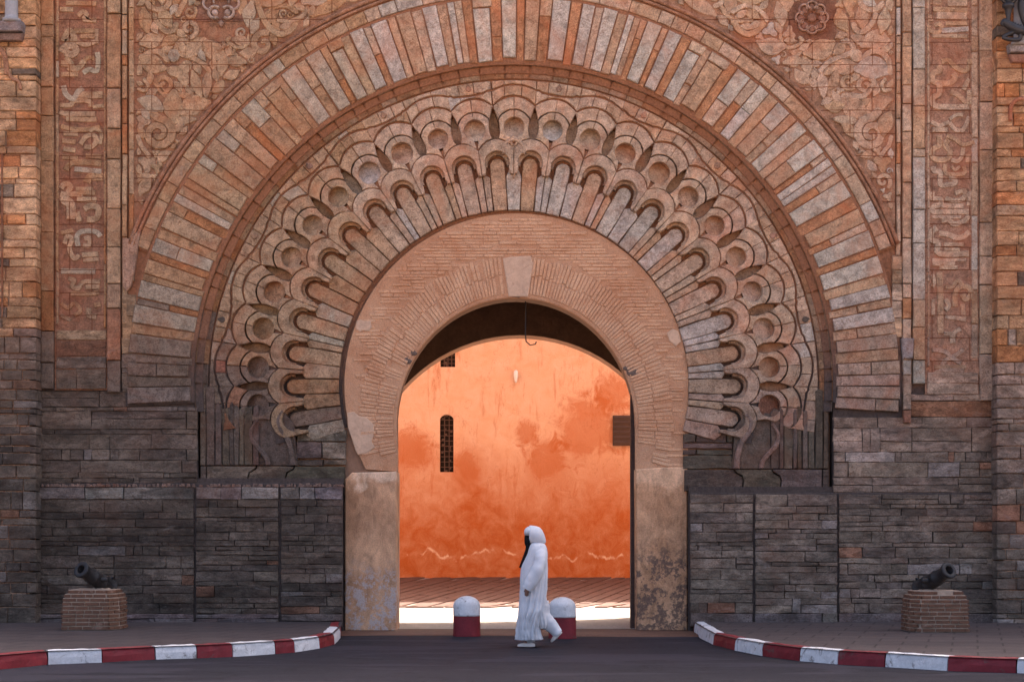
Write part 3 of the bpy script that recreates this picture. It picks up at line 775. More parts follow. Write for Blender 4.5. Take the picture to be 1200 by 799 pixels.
# quirk ring between the voussoirs and the carved field
mb = MB(); vv, ff = [], []
n = 130; prof = ((374.5, 0.0), (373.0, -0.05), (366, -0.085), (364.5, -0.12), (359.5, -0.125), (358.5, -0.30))
for k in range(n + 1):
    a = -95 + 190 * k / n
    for (R_, d) in prof:
        q = pol(R_, a); vv.append(W(q[0], q[1], d))
L = len(prof)
for k in range(n):
    for c in range(L - 1): ff.append((k * L + c, k * L + c + 1, (k + 1) * L + c + 1, (k + 1) * L + c))
mb.add(vv, ff); hollow = mb.build('hollow_moulding', M['bed'], gate)
a = -95.0
while a < 94.5:
    w = min(r3.uniform(2.2, 5.5), 95 - a); vv, ff = [], []; nn = 4
    off = r3.uniform(-0.004, 0.006)
    for k in range(nn + 1):
        aa = a + 0.07 + (w - 0.14) * k / nn
        for (R_, d) in ((374.0, 0.004), (373.0, -0.060), (367, -0.085), (366, -0.106), (360, -0.110), (359, -0.16)):
            q = pol(R_, aa); vv.append(W(q[0], q[1], d + off))
    for k in range(nn):
        for c in range(5): ff.append((k * 6 + c, k * 6 + c + 1, (k + 1) * 6 + c + 1, (k + 1) * 6 + c))
    ff += [tuple(range(6)), tuple(nn * 6 + c for c in range(6))]
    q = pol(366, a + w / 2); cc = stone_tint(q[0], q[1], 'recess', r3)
    link('moulding_stone', mesh_of('moulding_stone', vv, ff), M['stone'], hollow, tuple(0.66 * x for x in cc))  # tint darkened for dirt and for shade in the hollow
    a += w

# ------------------------------------------------------------------ carved field: interlaced lobes, round niches, leaf slits
r4 = random.Random(44)
STEP = 8.6
tymp = MB()                               # dark bed behind the carving is the recess floor of this part
vv, ff = [], []
for k in range(101):
    a = -104 + 208 * k / 100
    for (R_, d) in ((203, -0.33), (276.5, -0.33), (277, -0.13), (288, -0.13), (289, -0.33), (323, -0.33), (325, -0.15), (362, -0.15)):
        q = pol(R_, a); vv.append(W(q[0], q[1], d))
for k in range(100):
    for c in range(7): ff.append((k * 8 + c, k * 8 + c + 1, (k + 1) * 8 + c + 1, (k + 1) * 8 + c)[::-1])
tymp.add(vv, ff)
carved = tymp.build('carved_field', M['bed'], gate)

def loc(theta, s, r):                      # sideways s, outwards r, about the spoke at theta
    return pol(r, theta + math.degrees(s / r))

def carve(outline, d, kind='carved', name='carved_stone', gap=0.5, cham=0.65, color=None, mat='stone', back=-0.35, cd=0.011):
    outline = [(x + r4.uniform(-0.28, 0.28), y + r4.uniform(-0.28, 0.28)) for x, y in outline]
    cx = sum(p[0] for p in outline) / len(outline); cy = sum(p[1] for p in outline) / len(outline)
    return prism(name, outline, back, d, M[mat], carved, color or stone_tint(cx, cy, kind, r4), cham=cham, gap=gap, cham_d=cd, tilt=0.0004, r=r4)

def slit_w(r): 
    t = (r - 286.5) / 39.5
    return 0.0 if t <= 0 or t >= 1 else 5.3 * math.sin(math.pi * t ** 0.75) ** 0.9

NR, NRAD = 302.0, 12.3
NR0, NRAD0 = NR, NRAD
HALF = math.radians(STEP / 2)
for k in range(-11, 12):
    th = k * STEP + r4.uniform(-0.12, 0.12); NR = NR0 + r4.uniform(-0.6, 0.6); NRAD = NRAD0 * r4.uniform(0.94, 1.04)
    hw = lambda r: r * HALF
    d0 = -0.098 + r4.uniform(-0.004, 0.004)
    for sd in (-1, 1):
        # stone that frames half of the niche, bounded outside by the ring line and the slit
        o = []
        for e in range(0, 11):
            g = math.radians(168 * e / 10); o.append(loc(th, sd * NRAD * math.sin(g), NR + NRAD * math.cos(g)))
        o += [loc(th, sd * 0.5, 279.3), loc(th, sd * hw(284) * 0.3, 284.6), loc(th, sd * hw(287) * 0.6, 288.2)]
        for e in range(0, 6):
            r = 289.5 + (310 - 289.5) * e / 5; o.append(loc(th, sd * (hw(r) - 0.5 - slit_w(r)), r))
        for e in range(6, -1, -1):
            g = math.radians(64 * e / 6); o.append(loc(th, sd * 20.5 * math.sin(g), NR + 20.5 * math.cos(g)))
        carve(o, d0 + r4.uniform(-0.003, 0.003), 'field', gap=0.22)
        # next lobe band
        o = []
        for e in range(0, 7):
            g = math.radians(60 * e / 6); o.append(loc(th, sd * 21.8 * math.sin(g), NR + 21.8 * math.cos(g)))
        for e in range(0, 4):
            r = 313.5 + (325.5 - 313.5) * e / 3; o.append(loc(th, sd * (hw(r) - 0.4 - slit_w(r)), r))
        o.append(loc(th, sd * hw(328), 328))
        for e in range(6, -1, -1):
            s = hw(334) * e / 6; o.append(loc(th, sd * s, 338.5 - 10.5 * (e / 6) ** 2.2))
        carve(o, d0 - 0.016 + r4.uniform(-0.003, 0.003), 'field', gap=0.22)
    # outer bands: the lobes of every second cell swell, with a stepped edge between them
    big = (k % 2 == 0)
    cuts = [-0.5, r4.uniform(-0.25, -0.1), r4.uniform(0.08, 0.25), 0.5]
    def c3(t): return 340.2 - 10.5 * (abs(t) * 2) ** 2.2
    def c4(t):
        u_ = abs(t) * 2
        return (351.5 - 6.0 * u_ ** 2) if big else (345.5 if u_ > 0.75 else (341.5 + 2.5 * u_))
    def c4b(t): return c4(t) + 2.2
    for q in range(3):
        t0, t1 = cuts[q], cuts[q + 1]
        for lo, hi, dd in ((c3, c4, 0.004), (c4b, lambda t: 358.0, -0.012)):
            if dd < 0 and q == 1 and big and False: continue
            o = [pol(lo(t0 + (t1 - t0) * e / 4), th + STEP * (t0 + (t1 - t0) * e / 4)) for e in range(5)]
            o += [pol(hi(t1 + (t0 - t1) * e / 4), th + STEP * (t1 + (t0 - t1) * e / 4)) for e in range(5)]
            carve(o, d0 + dd + r4.uniform(-0.004, 0.004), gap=0.2 if dd > 0 else 0.25)
    if not big and abs(k) < 11:            # tear-shaped boss in the stepped part
        q0 = [loc(th, 3.6 * math.sin(e * 0.7) * (1 if True else 1), 351.2 + 3.6 * math.cos(e * 0.7) + (2.2 if e == 0 else 0)) for e in range(9)]
        carve(q0, -0.088, name='tear_boss', gap=0.0, back=-0.13, color=jit((0.30, 0.18, 0.12), 0.2, r4) if abs(k) < 9 else GREY)
    # the niche: a set-back shell that leans forward at its foot
    c = stone_tint(*pol(NR, th), 'carved', r4)
    if r4.random() < 0.06: c = jit(SLATE, 0.4, r4) if abs(k) > 2 else PALE
    vs_, fs = [], []
    ring = 20
    for lev, (rr, dd) in enumerate(((NRAD + 0.8, -0.190), (NRAD * 0.8, -0.198), (NRAD * 0.45, -0.200))):
        for e in range(ring):
            g = 2 * math.pi * e / ring; q = loc(th, rr * math.sin(g), NR + rr * math.cos(g)); sh = -0.080 * math.cos(g) * (rr / NRAD) + r4.uniform(-0.004, 0.004)
            vs_.append(W(q[0], q[1], dd + sh))
    for lev in range(2):
        for e in range(ring): a_, b_ = lev * ring + e, lev * ring + (e + 1) % ring; fs.append((a_, a_ + ring, b_ + ring, b_))
    fs.append(tuple(2 * ring + e for e in range(ring))[::-1])
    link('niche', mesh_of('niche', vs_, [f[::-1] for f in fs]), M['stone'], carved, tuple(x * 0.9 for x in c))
    # leaf slit beside it: its own set-back stone
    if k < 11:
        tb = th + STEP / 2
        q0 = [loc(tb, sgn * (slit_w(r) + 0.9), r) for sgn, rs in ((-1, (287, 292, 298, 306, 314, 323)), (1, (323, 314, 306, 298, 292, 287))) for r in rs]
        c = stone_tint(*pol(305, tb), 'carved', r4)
        prism('leaf_slit', q0, -0.35, -0.29, M['stone'], carved, tuple(x * 0.8 for x in c), cham=0.3)  # recess shade put into the slit's colour

# scalloped moulding: one lobe per flute, cusps hanging between
for k in range(-12, 12):
    th = (k + 0.5) * STEP
    hb = lambda r: r * HALF
    LR, LC = 14.6, 261.0
    o = [loc(th, -hb(248) + 0.3, 247.5), loc(th, -hb(262), 262), loc(th, -hb(277), 277.0)]
    for e in range(1, 8):
        t = -1 + 2 * e / 8; o.append(loc(th, t * hb(282), 289.0 - 11.0 * abs(t) ** 2.1))
    o += [loc(th, hb(277), 277.0), loc(th, hb(262), 262), loc(th, hb(248) - 0.3, 247.5), loc(th, hb(248) - 4.0, 248.5)]
    for e in range(0, 13):
        g = math.radians(112 - 224 * e / 12); o.append(loc(th, LR * math.sin(g), LC + LR * math.cos(g)))
    o.append(loc(th, -hb(248) + 4.0, 248.5))
    cc = stone_tint(*pol(275, th), 'field', r4)
    carve(o, -0.090 + r4.uniform(-0.003, 0.003), name='scallop', gap=0.1, cham=0.75, color=cc, cd=0.014)
    # second, set-back order of the lobe
    o = []
    for e in range(0, 13):
        g = math.radians(100 - 200 * e / 12); o.append(loc(th, (LR + 0.6) * math.sin(g), LC + (LR + 0.6) * math.cos(g)))
    for e in range(0, 13):
        g = math.radians(-100 + 200 * e / 12); o.append(loc(th, (LR - 3.0) * math.sin(g), LC - 0.6 + (LR - 3.0) * math.cos(g)))
    carve(o, -0.20, name='inner_lobe', gap=0.0, cham=0.6, color=tuple(x * 0.92 for x in cc))
    # flute with a rounded head
    fw = 9.2; top = 259.5
    o = [loc(th, -fw * 0.86, 206.5), loc(th, -fw, 232), loc(th, -fw, top)]
    for e in range(1, 9): g = math.radians(-90 + 180 * e / 9); o.append(loc(th, fw * math.sin(g), top + fw * math.cos(g)))
    o += [loc(th, fw, top), loc(th, fw, 232), loc(th, fw * 0.86, 206.5)]
    carve(o, -0.232 + r4.uniform(-0.006, 0.006), kind='slab' if r4.random() < 0.4 else 'carved', name='flute', gap=0.5, cham=0.9)
# strips between the flutes
for k in range(-12, 13):
    th = k * STEP
    L_ = math.radians(STEP)
    def w_(r): return r * L_ / 2 - 9.0
    top = 252 if k else 262
    o = [loc(th, -w_(206.5) - 0.6, 206.5), loc(th, -w_(230), 230), loc(th, -w_(246), 246), loc(th, -2.2, top), loc(th, 2.2, top), loc(th, w_(246), 246), loc(th, w_(230), 230), loc(th, w_(206.5) + 0.6, 206.5)]
    dd = -0.214 + r4.uniform(-0.006, 0.006)
    if r4.random() < 0.5:
        i0 = [o[0], o[1], o[2], o[3], loc(th, 0, top), loc(th, 0, 206.5)]; i1 = [loc(th, 0, 206.5), loc(th, 0, top), o[4], o[5], o[6], o[7]]
        carve(i0, dd, 'slab', 'spoke', 0.45); carve(i1, dd - 0.01, 'slab' if r4.random() < 0.5 else 'carved', 'spoke', 0.45)
    else: carve(o, dd, 'slab', 'spoke', 0.45)
# keyhole over the crown
o = [loc(0, 14.5 * math.sin(g), 276 + 14.5 * math.cos(g) + (3 if abs(g) < 0.1 else 0)) for g in [math.radians(-110 + 220 * e / 14) for e in range(15)]]
o += [loc(0, 10 * math.sin(g), 275.5 + 10 * math.cos(g)) for g in [math.radians(112 - 224 * e / 14) for e in range(15)]]
carve(o, -0.078, 'field', name='crown_lobe', gap=0.1, cham=1.0, cd=0.02)
o = [loc(0, 9.4 * math.sin(g), 275.5 + 9.4 * math.cos(g)) for g in [math.radians(-118 + 236 * e / 14) for e in range(15)]] + [loc(0, 3.0, 254), loc(0, 0.8, 243), loc(0, -0.8, 243), loc(0, -3.0, 254)]
carve(o, -0.125, 'field', name='crown_leaf', gap=0.2, cham=1.4, cd=0.03, back=-0.2)

# springing of the carved field: fluted uprights and scrolled feet
def springer(sgn):
    X = lambda u: (CX + sgn * (u - CX)) if sgn > 0 else u
    def fx(u): return u if sgn < 0 else 1206.0 - u
    dy = 0 if sgn < 0 else 4
    x = 233.0
    while x < 300:
        w = r4.uniform(4.5, 11.5); x1 = min(x + w, 302)
        top = 452 if x < 246 else (473 + r4.uniform(-3, 6))
        o = [(fx(x), top + dy + r4.uniform(-2, 3)), (fx(x + w * 0.5), top + dy - r4.uniform(0, 4)), (fx(x1), top + dy + r4.uniform(-2, 3)), (fx(x1 + r4.uniform(-1, 1)), 510 + dy), (fx(x1), 545 + dy), (fx(x), 545 + dy), (fx(x + r4.uniform(-1, 1)), 508 + dy)]
        carve(o, -0.10 + r4.uniform(-0.02, 0.02), name='upright', gap=0.35, color=jit(GREY if r4.random() < 0.6 else WARMGREY, 0.25, r4))
        x = x1
    fill_ = [(301, 480), (312, 478), (330, 480), (343, 496), (347, 545), (301, 545)]
    carve([(fx(a_), b_ + dy) for a_, b_ in fill_], -0.155, name='springing_stone', gap=0.2, color=jit(GREY if sgn < 0 else WARMGREY, 0.1, r4))
    # S-scroll bands running down from the last lobes
    for pts, w, d in (([(300, 492), (293, 503), (294, 515), (303, 526), (311, 536), (313, 545)], [4, 5, 6, 6, 6, 5], -0.08),
                      ([(331, 480), (325, 490), (328, 503), (336, 514), (340, 528), (342, 545)], [5, 6, 7, 7, 7, 8], -0.085)):
        o = ribbon([(fx(a_), b_ + dy) for a_, b_ in smooth_line(pts, 4)], [w[min(len(w) - 1, i // 4)] for i in range(4 * (len(pts) - 1) + 1)], False)
        carve(o, d, name='scroll_foot', gap=0.2, cham=1.1, color=jit((0.125, 0.092, 0.074) if sgn < 0 else (0.20, 0.142, 0.112), 0.15, r4), cd=0.02)
    # rough set-back stones under the last flutes
    rows = courses(345, 404, 503, 545, 12, 40, r4)
    for b in rows: carve([(fx(a_), b_ + dy) for a_, b_ in stone_rect(b, r4, 1.4)], -0.235 + r4.uniform(-0.02, 0.02), name='springing_stone', gap=0.6, color=jit(GREY if r4.random() < 0.7 else WARMGREY, 0.3, r4), mat='ashlar')
    # base course with hollowed ends
    y0, y1 = 545.5 + dy, 566 + dy * 2.4
    for (a_, b_, cyma) in ((233, 241, 0), (241, 300, 1), (300, 344, 1), (344, 403, 0)):
        o = [(fx(a_), y0), (fx(b_), y0)]
        if cyma: o += [(fx(b_ - 2), y0 + 4), (fx(b_ - 9), y0 + 8), (fx(b_ - 11), y0 + 14), (fx(b_ - 9), y1)]
        else: o += [(fx(b_), y1)]
        if a_ in (300, 344): o += [(fx(a_ - 9), y1), (fx(a_ - 11), y0 + 14), (fx(a_ - 9), y0 + 8), (fx(a_ - 2), y0 + 4)]
        else: o += [(fx(a_), y1)]
        carve(o, -0.10 + r4.uniform(-0.02, 0.02) - (0.06 if a_ == 344 else 0), name='base_stone', gap=0.5, color=jit(GREY, 0.25, r4), mat='ashlar')
springer(-1); springer(1)

# ------------------------------------------------------------------ brick horseshoe inside the carved arch
mb = MB(); vv, ff = [], []
n = 90
inn, out = [], []
for k in range(n + 1):
    t = math.radians(-112 + 224 * k / n)
    a_ = (OCX + OA * math.sin(t), OCY - OB * math.cos(t))
    if a_[1] > OCY: a_ = ((463.5 + 1.5 * smooth01((a_[1] - OCY) / 40)) if t < 0 else 746.0, min(552, OCY + (abs(t) - math.pi / 2) / 0.38 * 57))
    inn.append(a_)
    q = pol(203.5, -119 + 238 * k / n); q = (q[0] + 3.2, q[1])
    if q[1] > 552: q = (q[0] if t < 0 else 808, 552)
    if t > 0 and q[1] > CY: q = (808.5, q[1])
    out.append(q)
for d in (-0.285,):
    pass
for i in range(n + 1):
    for (p, d) in ((inn[i], -0.42), (inn[i], -0.292), ((inn[i][0] + (out[i][0] - inn[i][0]) * 0.02, inn[i][1] + (out[i][1] - inn[i][1]) * 0.02), -0.285), (out[i], -0.285), (out[i], -0.40)):
        vv.append(W(p[0], p[1], d))
for i in range(n):
    for c in range(4): ff.append((i * 5 + c, i * 5 + c + 1, (i + 1) * 5 + c + 1, (i + 1) * 5 + c)[::-1])
mb.add(vv, ff); horseshoe = mb.build('brick_arch', M['brickwork'], gate)
r5 = random.Random(55)
mb = MB()
def inside_ring(x, y, m=2.0):
    e = ((x - OCX) / (OA + m)) ** 2 + ((y - OCY) / (OB + m)) ** 2
    return e > 1 and (math.hypot(x - 605.2, y - CY) < 203 - m or (x > 700 and y > CY and x < 806)) and y < 548 and (y < OCY or x < 463 - m * 0 or x > 748)
def one_brick(o, d):
    v, f = prism_geo(o, -0.30, d, cham=0.45, cham_d=0.006); mb.add(v, f)
tt = -104.0
while tt < 104:                            # radial bricks round the opening, two deep
    w = r5.uniform(1.2, 1.6); f0 = 1.03
    for row in range(2):
        f1 = f0 + r5.uniform(0.125, 0.155)
        if r5.random() < 0.93:
            def at(t_, f_): g = math.radians(t_); return (OCX + OA * f_ * math.sin(g), OCY - OB * f_ * math.cos(g))
            o = [at(tt + 0.12, f0), at(tt + w - 0.12, f0), at(tt + w - 0.12, f1), at(tt + 0.12, f1)]
            m_ = at(tt + w / 2, (f0 + f1) / 2)
            if all(inside_ring(px, py) for px, py in o) and not (abs(m_[0] - 604) < 15 and 295 < m_[1] < 346): one_brick(o, -0.270 + r5.uniform(-0.008, 0.010))
        f0 = f1 + 0.008
    tt += w
y = 252.0
while y < 546:                             # level courses out to the rim
    h = r5.uniform(3.0, 4.6); x = 404.0 + r5.uniform(-10, 0)
    while x < 806:
        w = r5.uniform(13, 26)
        e = math.hypot((x + w / 2 - OCX) / OA, (y + h / 2 - OCY) / OB)
        if e > 1.335 and r5.random() < 0.92:
            o = [(x + 0.5, y + 0.45), (x + w - 0.5, y + 0.45 + r5.uniform(-0.3, 0.3)), (x + w - 0.5, y + h - 0.45), (x + 0.5, y + h - 0.45)]
            if all(inside_ring(px, py) for px, py in o): one_brick(o, -0.270 + r5.uniform(-0.008, 0.008))
        x += w
    y += h
o = mb.build('brick', M['brickface'], horseshoe); o['kind'] = 'stuff'
M['patch'] = simple('pale_patch_plaster', (0.60, 0.40, 0.27), var=0.22, scale=6, bmp=0.5, dirt=(0.38, 0.22, 0.14), dirt_lo=0.56)
for o in ([(589, 300), (600, 298), (622, 297), (625, 306), (619, 345), (596, 345)], [(416, 374), (421, 372), (425, 374), (433, 374), (434, 381), (431, 386), (424, 385), (420, 387), (415, 383)],
          [(783, 388), (790, 383), (797, 386), (800, 398), (794, 404), (786, 397)], [(405, 482), (413, 481), (419, 486), (428, 488), (436, 496), (437, 506), (434, 516), (438, 523), (428, 530), (418, 532), (415, 527), (411, 514), (406, 500)]):
    prism('plaster_patch', o, -0.30, -0.262, M['patch'], horseshoe, cham=1.0, cham_d=0.006)
M['mortar_hole'] = simple('grey_mortar', (0.16, 0.11, 0.085), var=0.4, scale=14, bmp=0.8)
for (x, y, rr) in ((614, 305, 8), (604, 343, 8), (476, 421, 7), (484, 412, 5), (742, 434, 9), (737, 430, 6)):
    pts = [(x + rr * r5.uniform(0.6, 1.1) * math.cos(e * 0.7), y + rr * 0.8 * r5.uniform(0.6, 1.1) * math.sin(e * 0.7)) for e in range(9)]
    pts = [p for p in pts if ((p[0] - OCX) / (OA - 1)) ** 2 + ((p[1] - OCY) / (OB - 1)) ** 2 > 1]
    if len(pts) > 3: prism('mortar_scar', pts, -0.30, -0.268, M['mortar_hole'], horseshoe, cham=2.0, cham_d=0.012)

# jambs below the arch
JF = 740
o = [(402.5, 561), (411, 553), (463.5, 552), (463.5, JF), (402.5, JF)]
prism('left_jamb', o, -1.03, -0.20, M['jamb_l'], gate, cham=1.4, cham_d=0.02).name = 'door_jamb'
o = [(746.5, 549), (775, 547), (807.5, 546), (807.5, JF), (747.5, JF)]
prism('door_jamb', o, -1.03, -0.245, M['jamb_r'], gate, cham=1.4, cham_d=0.02)

# ------------------------------------------------------------------ spandrels with arabesque carving
r6 = random.Random(66)
X0, X1 = 158.0, 1049.0
def spandrel_bed(sgn):
    pts = []
    for k in range(41):
        a_ = 0 + 71.0 * k / 40; q = pol(481.5, a_); pts.append(q)
    if sgn < 0: pts = [(1204 - x, y) for x, y in pts]
    edge = X1 if sgn > 0 else X0 - 3
    pts = [p for p in pts if (p[0] < edge if sgn > 0 else p[0] > edge)]
    o = [(602, -62)] + pts + [(edge, pts[-1][1]), (edge, -62)]
    o = [(602, -62), (602, pts[0][1])] + pts[1:] + [(edge, pts[-1][1]), (edge, -62)]
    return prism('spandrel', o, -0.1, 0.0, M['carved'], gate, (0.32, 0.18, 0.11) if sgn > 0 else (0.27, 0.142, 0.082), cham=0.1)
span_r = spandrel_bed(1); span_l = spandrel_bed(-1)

def circle(x, y, r, n=14, a0=0.0): return [(x + r * math.cos(a0 + 2 * math.pi * e / n), y + r * math.sin(a0 + 2 * math.pi * e / n)) for e in range(n)]
def spiral(x, y, r, turns=1.4, a0=0.0, cw=1, w=5.0, tail=None):
    pts = []
    n = int(22 * turns)
    for e in range(n + 1):
        t = e / n; a_ = a0 + cw * 2 * math.pi * turns * t; rr = r * (1 - 0.80 * t); pts.append((x + rr * math.cos(a_), y + rr * math.sin(a_)))
    if tail: pts = smooth_line(list(tail) + [pts[0]], 5)[:-1] + pts
    m = len(pts)
    return ribbon(pts, [w * (1 - 0.55 * max(0, i / m - 0.3)) for i in range(m)])
def leaf(x, y, L, wd, ang, curl=0.5):
    """half-palmette: a broad tear with a hooked tip"""
    c, s = math.cos(ang), math.sin(ang); axis = []
    for e in range(9):
        t = e / 8; axis.append((L * (t - 0.5), curl * L * 0.55 * (t - 0.3) ** 2 * (1 if t > 0.3 else 0)))
    ws = [wd * (0.35 + 1.3 * math.sin(math.pi * min(1, (1 - t / 8) * 0.92 + 0.06)) ** 0.8 * 0.6) * (1 - 0.55 * (t / 8) ** 3) for t in range(9)]
    pts = [(x + a_ * c - b_ * s, y + a_ * s + b_ * c) for a_, b_ in axis]
    return ribbon(pts, ws)
def trefoil(x, y, r, ang):
    o = []
    for e in range(24):
        a_ = ang + 2 * math.pi * e / 24; o.append((x + r * (0.74 + 0.26 * math.cos(3 * (a_ - ang))) * math.cos(a_), y + r * (0.74 + 0.26 * math.cos(3 * (a_ - ang))) * math.sin(a_)))
    return o

BIG = [  # outlines drawn for the right-hand field; the left-hand one mirrors them
    ribbon(smooth_line([(905, 2), (899, 20), (889, 35), (877, 41), (866, 36), (860, 27)]), 7.5),
    ribbon(smooth_line([(846, 10), (853, 20), (866, 25), (880, 24)]), 6), ribbon(smooth_line([(859, 15), (870, 8), (884, 9), (896, 19), (898, 24)]), 6),
    leaf(880, 55, 38, 24, 0.5, 0.5), ribbon(smooth_line([(911, 40), (914, 52), (922, 58), (934, 56), (943, 48), (940, 44)]), 6),
    ribbon(smooth_line([(988, -2), (993, 8), (998, 18)]), 7), spiral(1018, -2, 17, 0.9, 0.4, 1, 7),
    ribbon(smooth_line([(961, 84), (969, 75), (980, 69), (992, 65), (1000, 60), (996, 50), (988, 49)]), 6.5), circle(1003, 66, 7.5),
    ribbon(smooth_line([(1010, 71), (1019, 62), (1031, 62), (1040, 70), (1043, 86)]), 7),
    leaf(964, 100, 30, 12, 1.45, 0.15), leaf(976, 100, 32, 12, 1.85, 0.15), spiral(1014, 101, 11, 1.2, -0.3, -1, 7, [(986, 113), (998, 112), (1012, 113)]),
    leaf(1030, 121, 36, 23, -0.5, 0.4), ribbon(smooth_line([(1037, 92), (1032, 100), (1036, 108), (1045, 106)]), 6),
    leaf(998, 120, 26, 17, 2.6, 0.3), leaf(993, 141, 38, 13, 0.05, 0.2),
    spiral(1021, 157, 18, 1.55, -1.9, -1, 10, [(1028, 132), (1022, 138)]), ribbon(smooth_line([(1046, 158), (1042, 170), (1036, 178), (1030, 186)]), 7),
    spiral(987, 156, 10, 1.0, 3.4, 1, 5), leaf(1000, 168, 24, 11, 1.4, 0.4), trefoil(1034, 192, 12, 1.57), 
    trefoil(1029, 212, 11, 2.4), trefoil(1041, 212, 10, 0.7), trefoil(1034, 226, 12, 1.57), leaf(946, 78, 22, 13, 1.2, 0.5), leaf(931, 72, 24, 13, -0.2, 0.6),
    leaf(922, 92, 24, 15, 0.9, 0.5), spiral(930, 96, 8, 1.0, 0.5, 1, 5), leaf(948, 112, 34, 14, 1.25, 0.4), leaf(960, 128, 22, 16, 1.6, 0.2), leaf(975, 128, 20, 12, 2.4, 0.5),
    ribbon(smooth_line([(1026, 18), (1020, 30), (1011, 38), (1003, 36), (1000, 30)]), 7), leaf(1036, 26, 28, 15, 1.7, 0.3), leaf(1035, 47, 26, 17, 2.8, 0.4), leaf(1008, 48, 20, 12, 0.4, 0.5),
    leaf(915, 18, 26, 15, 1.3, 0.3), leaf(915, 30, 18, 9, 0.3, 0.5), leaf(823, 8, 40, 15, 0.35, 0.5), leaf(806, -14, 30, 14, 0.6, 0.4), leaf(838, 28, 26, 12, 0.9, 0.5), leaf(862, 52, 24, 12, 1.2, 0.3),
    spiral(780, -30, 16, 1.4, 0.2, 1, 8), leaf(850, -20, 36, 18, 0.2, 0.5), spiral(900, -32, 20, 1.5, 1.0, -1, 9), leaf(985, -34, 34, 18, 0.9, 0.4), leaf(1030, -38, 30, 18, 1.9, 0.4), leaf(720, -40, 36, 14, 0.2, 0.4), leaf(670, -46, 34, 12, 0.15, 0.4),
]
def in_field(x, y):
    return x > 603 and 603 < x < X1 - 1.5 and y > -60 and math.hypot(x - CX, y - CY) > 484.5 and math.hypot(x - 951, y - 22) > 24
def poly_mask(o, gx, gy):
    full = np.zeros(gx.shape, bool); n = len(o)
    x_ = [p[0] for p in o]; y_ = [p[1] for p in o]
    i0, i1 = (max(0, int((min(x_) - 604) / 1.5) - 1), int((max(x_) - 604) / 1.5) + 2); j0, j1 = (max(0, int((min(y_) + 60) / 1.5) - 1), int((max(y_) + 60) / 1.5) + 2)
    if i1 <= i0 or j1 <= j0: return full
    gx, gy = gx[j0:j1, i0:i1], gy[j0:j1, i0:i1]; ins = np.zeros(gx.shape, bool)
    for i in range(n):
        x1, y1 = o[i]; x2, y2 = o[(i + 1) % n]
        if y1 == y2: continue
        c = ((y1 > gy) != (y2 > gy)) & (gx < (x2 - x1) * (gy - y1) / (y2 - y1) + x1); ins ^= c
    full[j0:j1, i0:i1] = ins
    return full
def arabesque(parent, sgn, seed):
    r = random.Random(seed)
    mx = lambda o: o if sgn > 0 else [(1206.5 - x, y) for x, y in o]
    gx, gy = np.meshgrid(np.arange(604, 1050, 1.5), np.arange(-60, 300, 1.5))
    occ = ~((gx < X1 - 1) & (np.hypot(gx - CX, gy - CY) > 484.5) & (np.hypot(gx - 951, gy - 22) > 23.5))
    def put(o, nm):
        k = 0.20 if sgn > 0 else 0.24
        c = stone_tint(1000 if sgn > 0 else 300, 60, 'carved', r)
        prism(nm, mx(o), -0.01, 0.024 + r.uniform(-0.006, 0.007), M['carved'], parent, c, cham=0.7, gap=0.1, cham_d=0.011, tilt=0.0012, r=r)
    for o in BIG:
        o = [(x + r.uniform(-0.4, 0.4), y + r.uniform(-0.4, 0.4)) for x, y in o]
        if not all(in_field(x, y) for x, y in o):
            cxm = sum(p[0] for p in o) / len(o); cym = sum(p[1] for p in o) / len(o)
            o = [(cxm + (x - cxm) * 0.8, cym + (y - cym) * 0.8) for x, y in o]
            if not all(in_field(x, y) for x, y in o): continue
        m = poly_mask(o, gx, gy)
        if (m & occ).sum() > 0.25 * max(1, m.sum()): continue
        put(o, 'carved_scroll'); occ |= m
    for _ in range(330):                     # smaller leaves grow into whatever ground is left
        free = ~occ; dist = np.zeros(occ.shape, np.int16); cur = free.copy()
        for e in range(11):
            nx_ = cur.copy()
            nx_[1:] &= cur[:-1]; nx_[:-1] &= cur[1:]; nx_[:, 1:] &= cur[:, :-1]; nx_[:, :-1] &= cur[:, 1:]
            if e % 2 == 0:
                nx_[1:, 1:] &= cur[:-1, :-1]; nx_[:-1, :-1] &= cur[1:, 1:]
            nx_[0] = nx_[-1] = False; nx_[:, 0] = nx_[:, -1] = False
            cur = nx_; dist += cur
            if not cur.any(): break
        mxd = dist.max()
        if mxd < 2: break
        ys, xs = np.where(dist >= max(2, mxd - 1)); k = r.randrange(len(xs)); x, y = gx[ys[k], xs[k]], gy[ys[k], xs[k]]; R_ = (dist[ys[k], xs[k]] + 0.6) * 1.5
        q = r.random(); ang_ = r.uniform(0, 6.28)
        best = None
        for tr in range(8):                   # turn the leaf to lie along the free ground
            ang_ = tr * math.pi / 4 + r.uniform(-0.3, 0.3)
            o = leaf(x, y, R_ * 3.3, R_ * 2.3, ang_, r.choice((-0.8, 0.8, 0.5))) if q < 0.78 else (trefoil(x, y, R_ * 1.5, ang_) if q < 0.88 else spiral(x, y, R_ * 0.95, 1.1, ang_, r.choice((-1, 1)), R_ * 0.55))
            m = poly_mask(o, gx, gy); s = (m & free).sum() - 2.6 * (m & occ).sum()
            if best is None or s > best[0]: best = (s, o, m)
        for sh in (1.0, 0.8, 0.62):
            o = [(x + (px - x) * sh, y + (py - y) * sh) for px, py in best[1]]
            if all(in_field(px, py) for px, py in o): break
        best = (0, o, poly_mask(o, gx, gy))
        if not all(in_field(px, py) for px, py in best[1]):
            occ |= (np.hypot(gx - x, gy - y) < max(1.6, R_ * 0.6)); continue
        put(best[1], 'carved_leaf'); occ |= best[2]
arabesque(span_r, 1, 71); arabesque(span_l, -1, 72)
